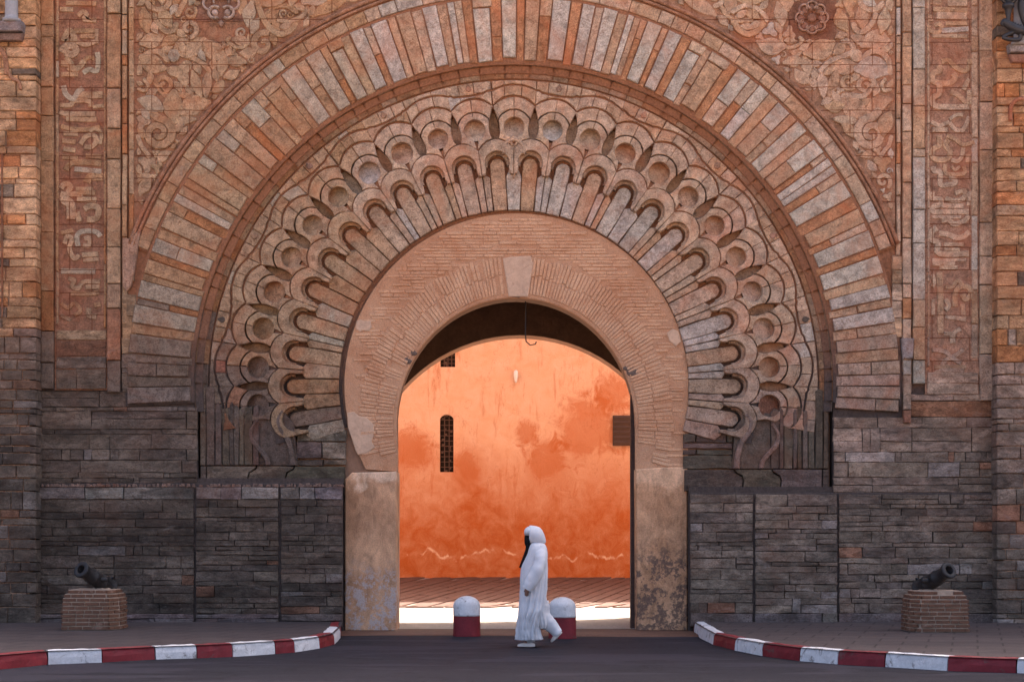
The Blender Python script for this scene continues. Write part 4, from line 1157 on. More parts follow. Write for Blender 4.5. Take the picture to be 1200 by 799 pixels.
# the flower boss on the right and the shell boss on the left
def ring_o(x, y, r0, r1, a0, a1, n=10):
    return [(x + r1 * math.cos(a0 + (a1 - a0) * e / n), y + r1 * math.sin(a0 + (a1 - a0) * e / n)) for e in range(n + 1)] + [(x + r0 * math.cos(a1 + (a0 - a1) * e / n), y + r0 * math.sin(a1 + (a0 - a1) * e / n)) for e in range(n + 1)]
prism('boss_panel', [(924, -4), (980, -4), (980, 47), (924, 47)], -0.01, 0.012, M['carved'], span_r, (0.20, 0.098, 0.06), cham=0.6)
for e in range(8):
    a_ = math.pi / 8 * 0 + math.pi / 4 * e - math.pi / 2; x, y = 951 + 12.6 * math.cos(a_), 22 + 12.6 * math.sin(a_)
    prism('boss_petal', ring_o(x, y, 5.0, 7.4, a_ - 2.15, a_ + 2.15, 12), 0.0, 0.075, M['stone'], span_r, jit((0.36, 0.23, 0.165), 0.1, r6), cham=0.7, cham_d=0.014)
    prism('boss_petal', circle(x, y, 4.8, 12), 0.0, 0.040, M['stone'], span_r, jit((0.25, 0.14, 0.095), 0.15, r6), cham=1.5, cham_d=0.018)
prism('boss_heart', circle(951, 22, 5.2, 12), 0.0, 0.055, M['stone'], span_r, (0.27, 0.155, 0.105), cham=1.2)
prism('boss_panel', [(230, -4), (288, -4), (288, 26), (230, 26)], -0.01, 0.012, M['carved'], span_l, (0.22, 0.115, 0.075), cham=0.6)
for sg in (-1, 1):
    xc = 259.5
    for (dx, dy, r0, r1, a0, a1) in ((7.5, 15.5, 5.2, 8.6, -2.4, 2.2), (13.5, 5, 6.0, 8.8, -1.7, 2.0), (4.5, 2.5, 3.4, 5.4, -2.8, 0.6)):
        o = ring_o(0, 0, r0, r1, a0, a1, 14); o = [(xc + sg * (dx + px), dy + py) for px, py in o]
        prism('shell_scroll', o, 0.0, 0.065, M['stone'], span_l, jit((0.40, 0.30, 0.245), 0.08, r6), cham=1.0, cham_d=0.018)
    prism('shell_pearl', circle(xc + sg * 7.5, 15.5, 4.0, 12), 0.0, 0.055, M['stone'], span_l, (0.38, 0.285, 0.235), cham=1.5, cham_d=0.025)
prism('shell_point', [(259.5, 24), (263.5, 28), (259.5, 33), (255.5, 28)], 0.0, 0.05, M['stone'], span_l, (0.33, 0.22, 0.16), cham=1.2, cham_d=0.02)

# ------------------------------------------------------------------ framing strips and the inscription bands
def strip(x0, x1, y0, y1, lmean, d, kind, parent, r, name='frame_stone', split=0.0):
    y = y0
    while y < y1 - 2:
        h = max(10, r.gauss(lmean, lmean * 0.45))
        if y + h > y1 - 8: h = y1 - y
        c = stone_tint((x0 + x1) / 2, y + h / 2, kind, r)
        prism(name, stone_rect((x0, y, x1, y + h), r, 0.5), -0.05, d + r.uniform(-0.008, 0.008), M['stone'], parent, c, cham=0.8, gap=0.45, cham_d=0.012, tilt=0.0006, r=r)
        y += h
r7 = random.Random(77)
def field(x0, x1, y0, y1, d, col_): return prism('inscription_band', [(x0, y0), (x1, y0), (x1, y1), (x0, y1)], -0.1, d, M['carved'], gate, col_, cham=0.2)
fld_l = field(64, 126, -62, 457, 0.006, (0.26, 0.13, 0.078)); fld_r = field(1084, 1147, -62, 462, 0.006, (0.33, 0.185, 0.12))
strip(48.5, 64, -60, 456, 52, 0.07, 'recess', fld_l, r7); strip(126, 142, -60, 460, 42, 0.06, 'wall', fld_l, r7); strip(143, 149.5, -60, 380, 36, 0.035, 'wall', fld_l, r7); strip(151, 157.5, -60, 330, 30, 0.028, 'wall', fld_l, r7)
strip(1050, 1055.5, -60, 300, 32, 0.028, 'wall', fld_r, r7); strip(1057, 1068, -60, 460, 36, 0.04, 'wall', fld_r, r7); strip(1069, 1083.5, -60, 450, 58, 0.065, 'slab', fld_r, r7); strip(1147, 1163, -60, 470, 64, 0.06, 'wall', fld_r, r7)
strip(65.5, 69.5, -60, 380, 44, 0.030, 'wall', fld_l, r7); strip(121.5, 125, -60, 385, 44, 0.030, 'wall', fld_l, r7)
strip(1086, 1089.5, -60, 430, 44, 0.028, 'carved', fld_r, r7); strip(1138, 1146, -60, 420, 40, 0.028, 'carved', fld_r, r7)
for b in ((66, 387, 125, 399), (66, 399, 125, 418), (66, 418, 125, 432), (66, 432, 90, 456), (90, 432, 125, 456)): lay([b], 'frame_stone', fld_l, r7, 0.03, -0.02)
for b in ((1086, 436, 1146, 449), (1086, 449, 1146, 462)): lay([b], 'frame_stone', fld_r, r7, 0.025, -0.02)
# impost block and its shaft on the right
prism('impost_block', [(1055, 397), (1070, 397), (1068, 421), (1057, 421)], 0.0, 0.11, M['stone'], fld_r, (0.30, 0.255, 0.235), cham=1.2, cham_d=0.02)
strip(1057.5, 1067, 422, 496, 30, 0.075, 'slab', fld_r, r7, 'impost_shaft')
# tapering stone where the left roll dies into the frame
prism('pencil_stone', [(144, 280), (152, 280), (166, 268), (158, 318), (154, 336), (149, 342), (144, 336)], -0.05, 0.05, M['stone'], fld_l, (0.35, 0.21, 0.14), cham=1.0, cham_d=0.015)
lay(courses(143, 160, 345, 460, 18, 16, r7), 'frame_stone', fld_l, r7, 0.03, -0.05)
lay(courses(1045, 1057, 300, 396, 22, 14, r7), 'frame_stone', fld_r, r7, 0.025, -0.05)

def T(crop, sc, pts): return [(crop[0] + x * sc, crop[1] + y * sc) for x, y in pts]
RA, RB_, LA, LB, SC = (1060, 60), (1060, 250), (40, 0), (40, 220), 120 / 417.0
KR = [  # letters of the right band (band drawings traced in order from the top)
    (RA, [(150, 45), (178, 40), (200, 62), (228, 80), (252, 78), (266, 55), (262, 34)], 13), (RA, [(140, 58), (140, 82), (116, 92), (112, 118), (130, 130), (180, 132), (205, 110), (196, 92)], 15),
    (RA, [(140, 130), (140, 175), (116, 190), (112, 212), (128, 226), (180, 230), (262, 230)], 15), (RA, [(185, 168), (215, 180), (238, 200), (252, 214)], 13), (RA, [(240, 160), (250, 135), (264, 115)], 12), (RA, [(262, 160), (262, 218)], 13),
    (RA, [(108, 290), (140, 305), (165, 296), (182, 292)], 11), (RA, [(182, 292), (205, 320), (232, 326), (250, 300), (262, 268)], 11), (RA, [(182, 280), (210, 262), (238, 262)], 9), (RA, [(112, 322), (150, 322), (175, 322)], 12),
    (RA, [(140, 345), (140, 385), (116, 400), (112, 430), (135, 444), (172, 440), (185, 412), (165, 385), (178, 360)], 14), (RA, [(170, 345), (205, 360), (235, 382), (262, 378), (284, 372)], 11), (RA, [(190, 445), (215, 450), (232, 430), (238, 395)], 11), (RA, [(258, 420), (258, 455)], 14),
    (RA, [(116, 470), (120, 490), (145, 495), (145, 545), (175, 545), (205, 540), (200, 520), (180, 516)], 13), (RA, [(165, 462), (170, 500), (240, 500), (240, 470)], 11), (RA, [(190, 470), (205, 485), (225, 470)], 8),
    (RA, [(112, 575), (112, 600), (145, 605), (145, 625), (116, 635), (116, 655), (190, 655), (262, 655)], 13), (RA, [(165, 600), (200, 610), (238, 602), (244, 570), (205, 580)], 12), (RA, [(150, 630), (240, 632)], 12), (RA, [(262, 572), (262, 630)], 12), (RA, [(150, 690), (180, 690), (200, 706), (240, 694), (262, 670)], 13), (RA, [(112, 676), (230, 676)], 9),
    (RB_, [(130, 60), (108, 78), (108, 108), (135, 122), (140, 165), (262, 165)], 15), (RB_, [(140, 82), (180, 88), (205, 100), (235, 98), (264, 76)], 14), (RB_, [(160, 128), (240, 128)], 10), (RB_, [(160, 148), (225, 148)], 9),
    (RB_, [(112, 205), (205, 205)], 13), (RB_, [(112, 190), (250, 190)], 8), (RB_, [(140, 222), (215, 222)], 11), (RB_, [(112, 250), (120, 280), (112, 300)], 10), (RB_, [(140, 240), (145, 340), (145, 400), (145, 490)], 16), (RB_, [(165, 300), (195, 300), (212, 275), (232, 290), (220, 310)], 10),
    (RB_, [(205, 380), (205, 330), (225, 300), (262, 305), (268, 335), (245, 350), (235, 330)], 14), (RB_, [(165, 350), (180, 375), (165, 395)], 12), (RB_, [(165, 420), (250, 432)], 12), (RB_, [(116, 350), (116, 420)], 10), (RB_, [(235, 370), (240, 425)], 12),
    (RB_, [(160, 490), (195, 490), (210, 480), (228, 470)], 11), (RB_, [(195, 490), (195, 530)], 14), (RB_, [(112, 555), (165, 565), (200, 595), (230, 610)], 11), (RB_, [(240, 555), (205, 580), (165, 600), (150, 625)], 11), (RB_, [(115, 660), (150, 640), (240, 640)], 11), (RB_, [(120, 625), (250, 625)], 10),
]
KR += [((1060, 0), [(100, 105), (100, 125), (130, 135), (150, 118), (140, 100), (122, 108)], 11), ((1060, 0), [(150, 128), (260, 120)], 13), ((1060, 0), [(130, 65), (255, 68)], 22), ((1060, 0), [(115, 40), (255, 45)], 12), ((1060, 0), [(165, 98), (255, 98)], 11), ((1060, 0), [(105, 10), (150, 12)], 14), ((1060, 0), [(175, 14), (255, 14)], 18), ((1060, 0), [(110, 148), (255, 150)], 10), ((1060, 0), [(105, 62), (105, 90)], 14), ((1060, -60), [(105, 30), (140, 60), (255, 60)], 14), ((1060, -60), [(120, 110), (180, 100), (255, 120)], 16), ((1060, -60), [(105, 160), (255, 160)], 14)]
KL = [  # letters of the left band
    (LA, [(180, 68), (200, 50), (215, 62), (205, 82), (255, 85)], 12), (LA, [(120, 170), (145, 125), (165, 168), (125, 172)], 16), (LA, [(165, 128), (250, 128)], 12), (LA, [(190, 150), (250, 150)], 12), (LA, [(175, 172), (210, 185), (250, 172)], 12), (LA, [(256, 120), (256, 180)], 9),
    (LA, [(110, 215), (125, 195), (160, 190), (172, 210), (155, 225), (125, 215)], 18), (LA, [(110, 260), (145, 265), (165, 285), (190, 270), (205, 250)], 15), (LA, [(128, 235), (155, 265), (140, 290)], 13), (LA, [(205, 250), (220, 236), (245, 240)], 10), (LA, [(200, 300), (225, 285), (255, 292), (262, 250), (258, 215)], 13), (LA, [(110, 305), (180, 305)], 12),
    (LA, [(120, 350), (130, 385), (160, 405), (180, 375), (200, 360)], 14), (LA, [(175, 385), (215, 390), (280, 388)], 18), (LA, [(105, 430), (150, 430), (165, 412), (225, 415), (230, 438)], 12), (LA, [(240, 438), (285, 432)], 10), (LA, [(105, 455), (125, 465), (170, 466), (250, 466)], 13), (LA, [(130, 485), (200, 488), (255, 488)], 13),
    (LA, [(110, 515), (145, 525), (205, 530), (270, 520)], 12), (LA, [(190, 590), (210, 560), (240, 550), (255, 575), (235, 600), (205, 600)], 13), (LA, [(230, 540), (245, 525), (275, 545), (268, 590)], 10), (LA, [(120, 545), (180, 548)], 12), (LA, [(115, 575), (170, 580)], 12), (LA, [(120, 608), (170, 615)], 12), (LA, [(210, 635), (275, 640)], 12),
    (LA, [(130, 695), (150, 668), (200, 662), (275, 668)], 15), (LA, [(165, 690), (275, 700)], 13), (LA, [(215, 745), (230, 722), (280, 722)], 20), (LA, [(115, 640), (180, 645)], 12), (LA, [(110, 770), (125, 750), (150, 760), (140, 790), (200, 790)], 14), (LA, [(170, 770), (240, 772)], 11),
    (LB, [(130, 20), (125, 50), (150, 70), (150, 130)], 24), (LB, [(175, 20), (250, 22)], 13), (LB, [(175, 48), (255, 50)], 13), (LB, [(205, 90), (230, 75), (262, 85), (255, 125), (215, 130)], 16), (LB, [(175, 100), (185, 140)], 14),
    (LB, [(180, 240), (175, 200), (195, 180), (250, 180), (272, 200)], 13), (LB, [(200, 235), (225, 235), (225, 205), (205, 210)], 12), (LB, [(125, 230), (135, 200), (155, 210), (145, 250), (165, 290), (185, 275)], 12), (LB, [(195, 275), (262, 270)], 13), (LB, [(110, 185), (160, 175)], 11), (LB, [(200, 296), (265, 292)], 10),
    (LB, [(110, 340), (250, 342)], 14), (LB, [(140, 370), (165, 378), (155, 400), (180, 412), (200, 385), (270, 382)], 12), (LB, [(210, 405), (268, 405)], 12), (LB, [(150, 432), (230, 432), (265, 425)], 12), (LB, [(110, 470), (140, 490), (165, 470), (190, 500), (165, 520)], 10), (LB, [(110, 520), (150, 540)], 10), (LB, [(225, 490), (225, 520), (255, 525)], 14), (LB, [(245, 480), (272, 475)], 12),
    ((40, -60), [(110, 30), (180, 40), (250, 30)], 14), ((40, -60), [(110, 80), (150, 110), (250, 90)], 14), ((40, -60), [(120, 150), (250, 155)], 16), ((40, 0), [(130, 15), (255, 18)], 12), ((40, 0), [(105, 40), (160, 42)], 12),
]
def letters(lst, parent, r, sgn):
    for crop, pts, w in lst:
        o = ribbon(T(crop, SC, smooth_line(pts, 4)), w * SC * 1.6, False)
        cy = sum(p[1] for p in o) / len(o); cx = sum(p[0] for p in o) / len(o)
        c = stone_tint(cx, cy, 'carved', r)
        prism('carved_letter', o, 0.0, 0.024 + r.uniform(-0.003, 0.004), M['carved'], parent, c, cham=0.4, cham_d=0.007)
letters(KR, fld_r, r7, 1); letters(KL, fld_l, r7, -1)

# ------------------------------------------------------------------ projecting corner piers
r8 = random.Random(88)
PK = (CAM_D - 0.35) / CAM_D
def pu(u): return 600 + (u - 600) * PK
def pvv(v): return HOR + (v - HOR) * PK
def pier(x_in, x_out, sgn, label):
    lo, hi = min(x_in, x_out), max(x_in, x_out)
    root = tag(empty('stone_pier', W((x_in + x_out) / 2, FOOT, 0.2)), label, 'pier', 'projecting piers flanking the gate')
    inv = root.matrix_basis.inverted()
    def own(o): o.parent = root; o.matrix_parent_inverse = Matrix.Translation(-root.location); return o
    b = MB(); c = W(hi, FOOT + 6); a = W(lo, -1000)
    b.box(a.x + (0.02 if sgn > 0 else -4), c.x + (4 if sgn > 0 else -0.02), -0.315, 0.04, c.z, a.z - 0.0 if a.z < 13.9 else 13.9)
    own(b.build('pier_core', M['carved'], None, (0.30, 0.19, 0.125)))
    # a deep edge column whose stones run back to the wall, then the face
    edge = x_in - sgn * 0
    y = -60.0
    while y < FOOT + 4:
        h = max(6, r8.gauss(13.5, 4)); h = min(h, FOOT + 4 - y)
        if h < 3: break
        x = x_in; first = True; far = x_out
        while (far - x) * sgn > 4:
            w = max(9, r8.gauss(26, 9)); 
            if abs(far - x) < w + 8: w = abs(far - x)
            b0, b1 = (x, x + sgn * w); rect = (min(b0, b1), y, max(b0, b1), y + h)
            if not first or True:
                c = stone_tint(rect[0] + 5, y + h / 2, 'pier', r8)
                rc = tuple((pu(q) if i % 2 == 0 else pvv(q)) for i, q in enumerate(rect))
                o = prism('pier_stone', stone_rect(rc, r8, 0.7), 0.0 if first else 0.29, 0.345 + r8.uniform(-0.012, 0.014), M['ashlar'], None, c, cham=0.8, gap=0.5, tilt=0.0008, r=r8, cham_d=0.012)
                own(o)
            first = False; x += sgn * w
        y += h
    return root, own
pier_l, own_l = pier(42.5, -52, -1, 'projecting stone pier at the left edge with a colonnette ledge')
pier_r, own_r = pier(1168, 1252, 1, 'projecting stone pier at the right edge behind the iron lantern')
def pprism(own, name, o, d0, d1, mat, c, **kw): return own(prism(name, [(pu(x), pvv(y)) for x, y in o], d0, d1, M[mat], None, c, **kw))
# left: ledge in two tiers, grey colonnette, lobed relief, sunk panel edge
pprism(own_l, 'ledge', [(-52, 28), (29, 28), (30, 31), (29, 40), (-52, 40)], 0.3, 0.52, 'stone', (0.215, 0.185, 0.18), cham=1.2, cham_d=0.02)
pprism(own_l, 'ledge', [(-52, 41), (29, 41), (27, 50), (-52, 50)], 0.3, 0.46, 'stone', (0.20, 0.13, 0.10), cham=1.0, cham_d=0.02)
mb = MB(); p0 = W(pu(15), pvv(28), 0.42); mb.lathe([(0.14, 0), (0.14, 0.05), (0.105, 0.07), (0.10, 0.12), (0.095, 1.2)], 20, Matrix.Translation(p0)); own_l(mb.build('colonnette', M['grey_marble'], None, None, True))
for pts, w in (([(-14, 60), (-4, 56), (4, 62), (7, 74), (8, 86)], 5.5), ([(10, 86), (15, 93), (22, 96), (24, 104)], 4.0)):
    pprism(own_l, 'lobed_relief', ribbon(smooth_line(pts, 5), w), 0.3, 0.385, 'stone', (0.33, 0.17, 0.10), cham=1.0, cham_d=0.015)
pprism(own_l, 'panel_edge', [(1.8, 180), (3.6, 180), (3.6, 372), (1.8, 372)], 0.3, 0.378, 'stone', (0.24, 0.115, 0.065), cham=0.5)
# right: ledge, marble shaft, lobed relief
pprism(own_r, 'ledge', [(1179, 55), (1252, 55), (1252, 64), (1181, 64)], 0.3, 0.50, 'stone', (0.26, 0.225, 0.21), cham=1.2, cham_d=0.02)
pprism(own_r, 'ledge', [(1181, 65), (1252, 65), (1252, 75), (1184, 75)], 0.3, 0.44, 'stone', (0.27, 0.165, 0.12), cham=1.0, cham_d=0.02)
mb = MB(); p0 = W(pu(1194), pvv(55), 0.42); mb.lathe([(0.14, 0), (0.14, 0.05), (0.105, 0.07), (0.10, 0.12), (0.095, 1.4)], 20, Matrix.Translation(p0)); own_r(mb.build('colonnette', M['grey_marble'], None, None, True))
for pts, w in (([(1184, 140), (1184, 128), (1188, 120), (1196, 116), (1208, 116)], 4.5),):
    pprism(own_r, 'lobed_relief', ribbon(smooth_line(pts, 5), w), 0.3, 0.385, 'stone', (0.36, 0.17, 0.10), cham=1.0, cham_d=0.015)

# ------------------------------------------------------------------ orange wall across the courtyard
SW = S * CAM_D / (CAM_D + Y_WALL)
def cw(u, v): return ((u - 600) / SW, EYE + (HOR - v) / SW)
root = tag(empty('courtyard_wall', (0, Y_WALL, Z_WALL)), 'tall orange plastered wall across the courtyard seen through the arch', 'wall')
def own_c(o): o.parent = root; o.matrix_parent_inverse = Matrix.Translation((0, -Y_WALL, -Z_WALL)); return o
ax0, az1 = cw(515.5, 485.5); ax1, az0 = cw(531.5, 553); bx0, bz1 = cw(516, 411); bx1, bz0 = cw(533.5, 430)
xs = [-30, min(ax0, bx0), max(ax0, bx0), min(ax1, bx1), max(ax1, bx1), 30]; zs = [Z_WALL - 0.3, az0, az1, bz0, bz1, 9.0]
mb = MB()
for i in range(5):
    for j in range(5):
        mx_, mz_ = (xs[i] + xs[i + 1]) / 2, (zs[j] + zs[j + 1]) / 2
        if (ax0 < mx_ < ax1 and az0 < mz_ < az1) or (bx0 < mx_ < bx1 and bz0 < mz_ < bz1): continue
        if xs[i + 1] - xs[i] < 1e-4: continue
        mb.add([(xs[i], Y_WALL, zs[j]), (xs[i + 1], Y_WALL, zs[j]), (xs[i + 1], Y_WALL, zs[j + 1]), (xs[i], Y_WALL, zs[j + 1])], [(0, 1, 2, 3)])
for (x0, x1, z0, z1) in ((ax0, ax1, az0, az1), (bx0, bx1, bz0, bz1)):       # reveals
    y0, y1 = Y_WALL, Y_WALL + 0.22
    mb.add([(x0, y0, z0), (x0, y0, z1), (x0, y1, z1), (x0, y1, z0)], [(0, 1, 2, 3)]); mb.add([(x1, y0, z0), (x1, y1, z0), (x1, y1, z1), (x1, y0, z1)], [(0, 1, 2, 3)])
    mb.add([(x0, y0, z1), (x1, y0, z1), (x1, y1, z1), (x0, y1, z1)], [(0, 1, 2, 3)]); mb.add([(x0, y0, z0), (x0, y1, z0), (x1, y1, z0), (x1, y0, z0)], [(0, 1, 2, 3)])
mb.box(-30, 30, Y_WALL + 0.5, Y_WALL + 0.6, Z_WALL - 0.3, 9.0); mb.box(-30, 30, Y_WALL + 0.001, Y_WALL + 0.6, 9.0, 9.08)
own_c(mb.build('plaster_face', M['orange']))
def window(x0, x1, z0, z1, arch):
    m = MB(); m.box(x0 - 0.02, x1 + 0.02, Y_WALL + 0.21, Y_WALL + 0.24, z0 - 0.02, z1 + 0.02)
    w = own_c(m.build('window', M['dark_void']))
    g = MB(); t = 0.010
    nx_ = 3 if arch else 4
    for k in range(nx_ + 1): x = x0 + (x1 - x0) * k / nx_; g.box(x - t, x + t, Y_WALL + 0.10, Y_WALL + 0.12, z0, z1)
    nz = 11 if arch else 4
    for k in range(nz + 1): z = z0 + (z1 - z0) * k / nz; g.box(x0, x1, Y_WALL + 0.122, Y_WALL + 0.135, z - t, z + t)
    for k in range(nz * 2):
        z = z0 + (z1 - z0) * (k + 0.5) / (nz * 2)
        if r8.random() < 0.6:
            x = x0 + (x1 - x0) * r8.uniform(0.15, 0.85); g.box(x - 0.03, x + 0.03, Y_WALL + 0.10, Y_WALL + 0.125, z - 0.022, z + 0.022)
    o = g.build('grille', M['lattice']); o.parent = w; o.matrix_parent_inverse = (Matrix.Translation((0, -Y_WALL, -Z_WALL)))
    o.matrix_parent_inverse = w.matrix_parent_inverse.copy() if False else Matrix.Identity(4)
    if arch:
        for sg in (-1, 1):
            xc = (x0 + x1) / 2; hw_ = (x1 - x0) / 2; pts = [(xc + sg * hw_, z1 + 0.001), (xc + sg * hw_, z1 - 0.13)]
            pts += [(xc + sg * hw_ * math.cos(a_), z1 - 0.13 + 0.125 * math.sin(a_)) for a_ in [math.pi / 2 * e / 6 for e in range(1, 7)]]
            v = [(x, Y_WALL + 0.002, z) for x, z in pts] + [(x, Y_WALL + 0.2, z) for x, z in pts]; n_ = len(pts)
            f = [tuple(range(n_)) if sg < 0 else tuple(range(n_))[::-1]] + [(e, (e + 1) % n_, n_ + (e + 1) % n_, n_ + e) for e in range(n_)]
            own_c(link('arch_corner', mesh_of('arch_corner', v, f), M['orange']))
window(ax0, ax1, az0, az1, True); window(bx0, bx1, bz0, bz1, False)

# slatted wooden box on the orange wall
x0, z1 = cw(718, 487); x1, z0 = cw(757, 522)
sb = tag(empty('shutter_box', ((x0 + x1) / 2, Y_WALL - 0.12, z0)), 'dark brown slatted wooden shutter box high on the orange wall', 'shutter')
def own_s(o): o.parent = sb; o.matrix_parent_inverse = Matrix.Translation(-sb.location); return o
m = MB(); m.box(x0, x1, Y_WALL - 0.10, Y_WALL - 0.004, z0, z1); own_s(m.build('box_case', M['wood']))
for k in range(6):
    za = z0 + (z1 - z0) * k / 6 + 0.012; zb = z0 + (z1 - z0) * (k + 1) / 6 - 0.012
    v = [(x0 + 0.02, Y_WALL - 0.104, za), (x1 - 0.02, Y_WALL - 0.104, za), (x1 - 0.02, Y_WALL - 0.125, zb - 0.03), (x0 + 0.02, Y_WALL - 0.125, zb - 0.03), (x1 - 0.02, Y_WALL - 0.104, zb), (x0 + 0.02, Y_WALL - 0.104, zb)]
    own_s(link('slat', mesh_of('slat', v, [(0, 1, 2, 3), (3, 2, 4, 5), (0, 3, 5), (1, 4, 2)]), M['wood']))
# small white lamp on the orange wall
lx, lz = cw(604.5, 443)
wl_ = tag(empty('wall_lamp', (lx, Y_WALL, lz)), 'small white lamp fixed on the orange wall above the person', 'lamp')
m = MB(); m.box(-0.045, 0.045, -0.05, -0.002, -0.02, 0.06); m.build('lamp_bracket', M['iron'], wl_)
m = MB(); m.lathe([(0.02, 0.16), (0.05, 0.13), (0.055, 0.02), (0.03, -0.10), (0.02, -0.14)][::-1], 14, Matrix.Translation((0, -0.11, 0.02))); m.build('lamp_shade', M['lamp_white'], wl_, None, True)
# cable hanging from the crown of the passage
pts = [Vector((0.22, 0.9, 5.5)), Vector((0.225, 0.92, 5.1)), Vector((0.22, 0.93, 4.82)), Vector((0.23, 0.95, 4.70)), Vector((0.30, 0.97, 4.64)), Vector((0.38, 1.0, 4.66)), Vector((0.40, 1.02, 4.70))]
m = MB(); m.tube(pts, 0.011, 6); tag(m.build('cable', M['iron'], None, None, True), 'black cable hanging from the crown of the passage arch', 'cable')

# ------------------------------------------------------------------ bollards
def bollard(p, rot, label, seed):
    rb = random.Random(seed)
    root = tag(empty('bollard', p), label, 'bollard', 'bollards in the gateway'); root.rotation_euler.z = rot
    def shape(prof, name, mat):
        m = MB(); m.lathe(prof, 36)
        for q in m.v:
            a_ = math.atan2(q.y, q.x); k = 1 + 0.018 * math.sin(3 * a_ + seed) * math.sin(q.z * 9) + 0.008 * math.sin(9 * a_ + q.z * 14 + seed); q.x *= k; q.y *= k
        return m.build(name, mat, root, None, True)
    shape([(0.212, -0.02), (0.210, 0.02), (0.206, 0.08), (0.204, 0.18), (0.203, 0.31), (0.203, 0.326)], 'painted_base', M['red_paint'])
    shape([(0.2045, 0.315), (0.205, 0.34), (0.205, 0.40), (0.204, 0.47), (0.201, 0.495), (0.190, 0.525), (0.165, 0.556), (0.125, 0.586), (0.08, 0.606), (0.035, 0.615), (0.006, 0.617)], 'painted_cap', M['white_paint'])
b1 = gpt(547, 745.5); b2 = gpt(659, 747.5)
bollard((b1.x, b1.y, 0.0), 0.3, 'white capped red bollard on the left of the walking person', 1)
bollard((b2.x, b2.y, 0.0), 1.9, 'white capped red bollard behind the heel of the walking person', 2)

# ------------------------------------------------------------------ brick pedestals and cannons
def pedestal(u, v, sgn, label):
    p = gpt(u, v, KH); rp = random.Random(int(u))
    root = tag(empty('brick_pedestal', (p.x, p.y, KH)), label, 'pedestal', 'brick cannon pedestals')
    h = 0.058
    base = [(-0.40, 0), (0.29, 0), (0.42, 0.20), (0.42, 0.66), (0.30, 0.80), (-0.40, 0.80)]
    if sgn > 0: base = [(-x, y) for x, y in base][::-1]
    core = MB()
    for c in range(10):
        sc = 1.0 - 0.004 * c - (0.05 if c >= 8 else 0) - (0.10 if c >= 9 else 0)
        ctr = (0.0, 0.42); poly = [(ctr[0] + (x - ctr[0]) * sc, ctr[1] + (y - ctr[1]) * sc) for x, y in base]
        z0 = c * h
        ins = [(ctr[0] + (x - ctr[0]) * 0.965, ctr[1] + (y - ctr[1]) * 0.965) for x, y in poly]
        n_ = len(ins)
        core.add([(x, y, z0 - 0.001) for x, y in ins] + [(x, y, z0 + h) for x, y in ins], [tuple(range(n_, 2 * n_))] + [(i, (i + 1) % n_, n_ + (i + 1) % n_, n_ + i) for i in range(n_)])
        for i in range(n_):
            a_ = Vector((*poly[i], 0)); b_ = Vector((*poly[(i + 1) % n_], 0)); t = (b_ - a_).normalized(); nr = Vector((-t.y, t.x, 0)); L_ = (b_ - a_).length
            x = 0.0 if c % 2 else -0.09
            while x < L_ - 0.03:
                w = rp.choice((0.19, 0.21, 0.23, 0.11)); x0 = max(0.004, x + 0.009); x1 = min(L_ - 0.004, x + w - 0.009); x += w
                if x1 - x0 < 0.04 or (c >= 8 and rp.random() < 0.12): continue
                o_ = rp.uniform(-0.006, 0.010); q = []
                for dd, zz, sh in ((0.07, 0.008, 0), (-0.004 - o_, 0.010, 0.0), (-0.004 - o_, h - 0.010, 0.0), (0.07, h - 0.008, 0)):
                    q.append((dd, zz))
                vs_ = [a_ + t * x0 + nr * d_ + Vector((0, 0, z0 + z_)) for d_, z_ in q] + [a_ + t * x1 + nr * d_ + Vector((0, 0, z0 + z_)) for d_, z_ in q]
                me = mesh_of('brick', vs_, [(0, 1, 2, 3)[::-1], (4, 5, 6, 7), (0, 4, 5, 1)[::-1], (1, 5, 6, 2)[::-1], (2, 6, 7, 3)[::-1]])
                link('brick', me, M['pedestal_brick'], root)
    core.build('mortar_core', M['pedestal_mortar'], root)
    return p, 10 * h
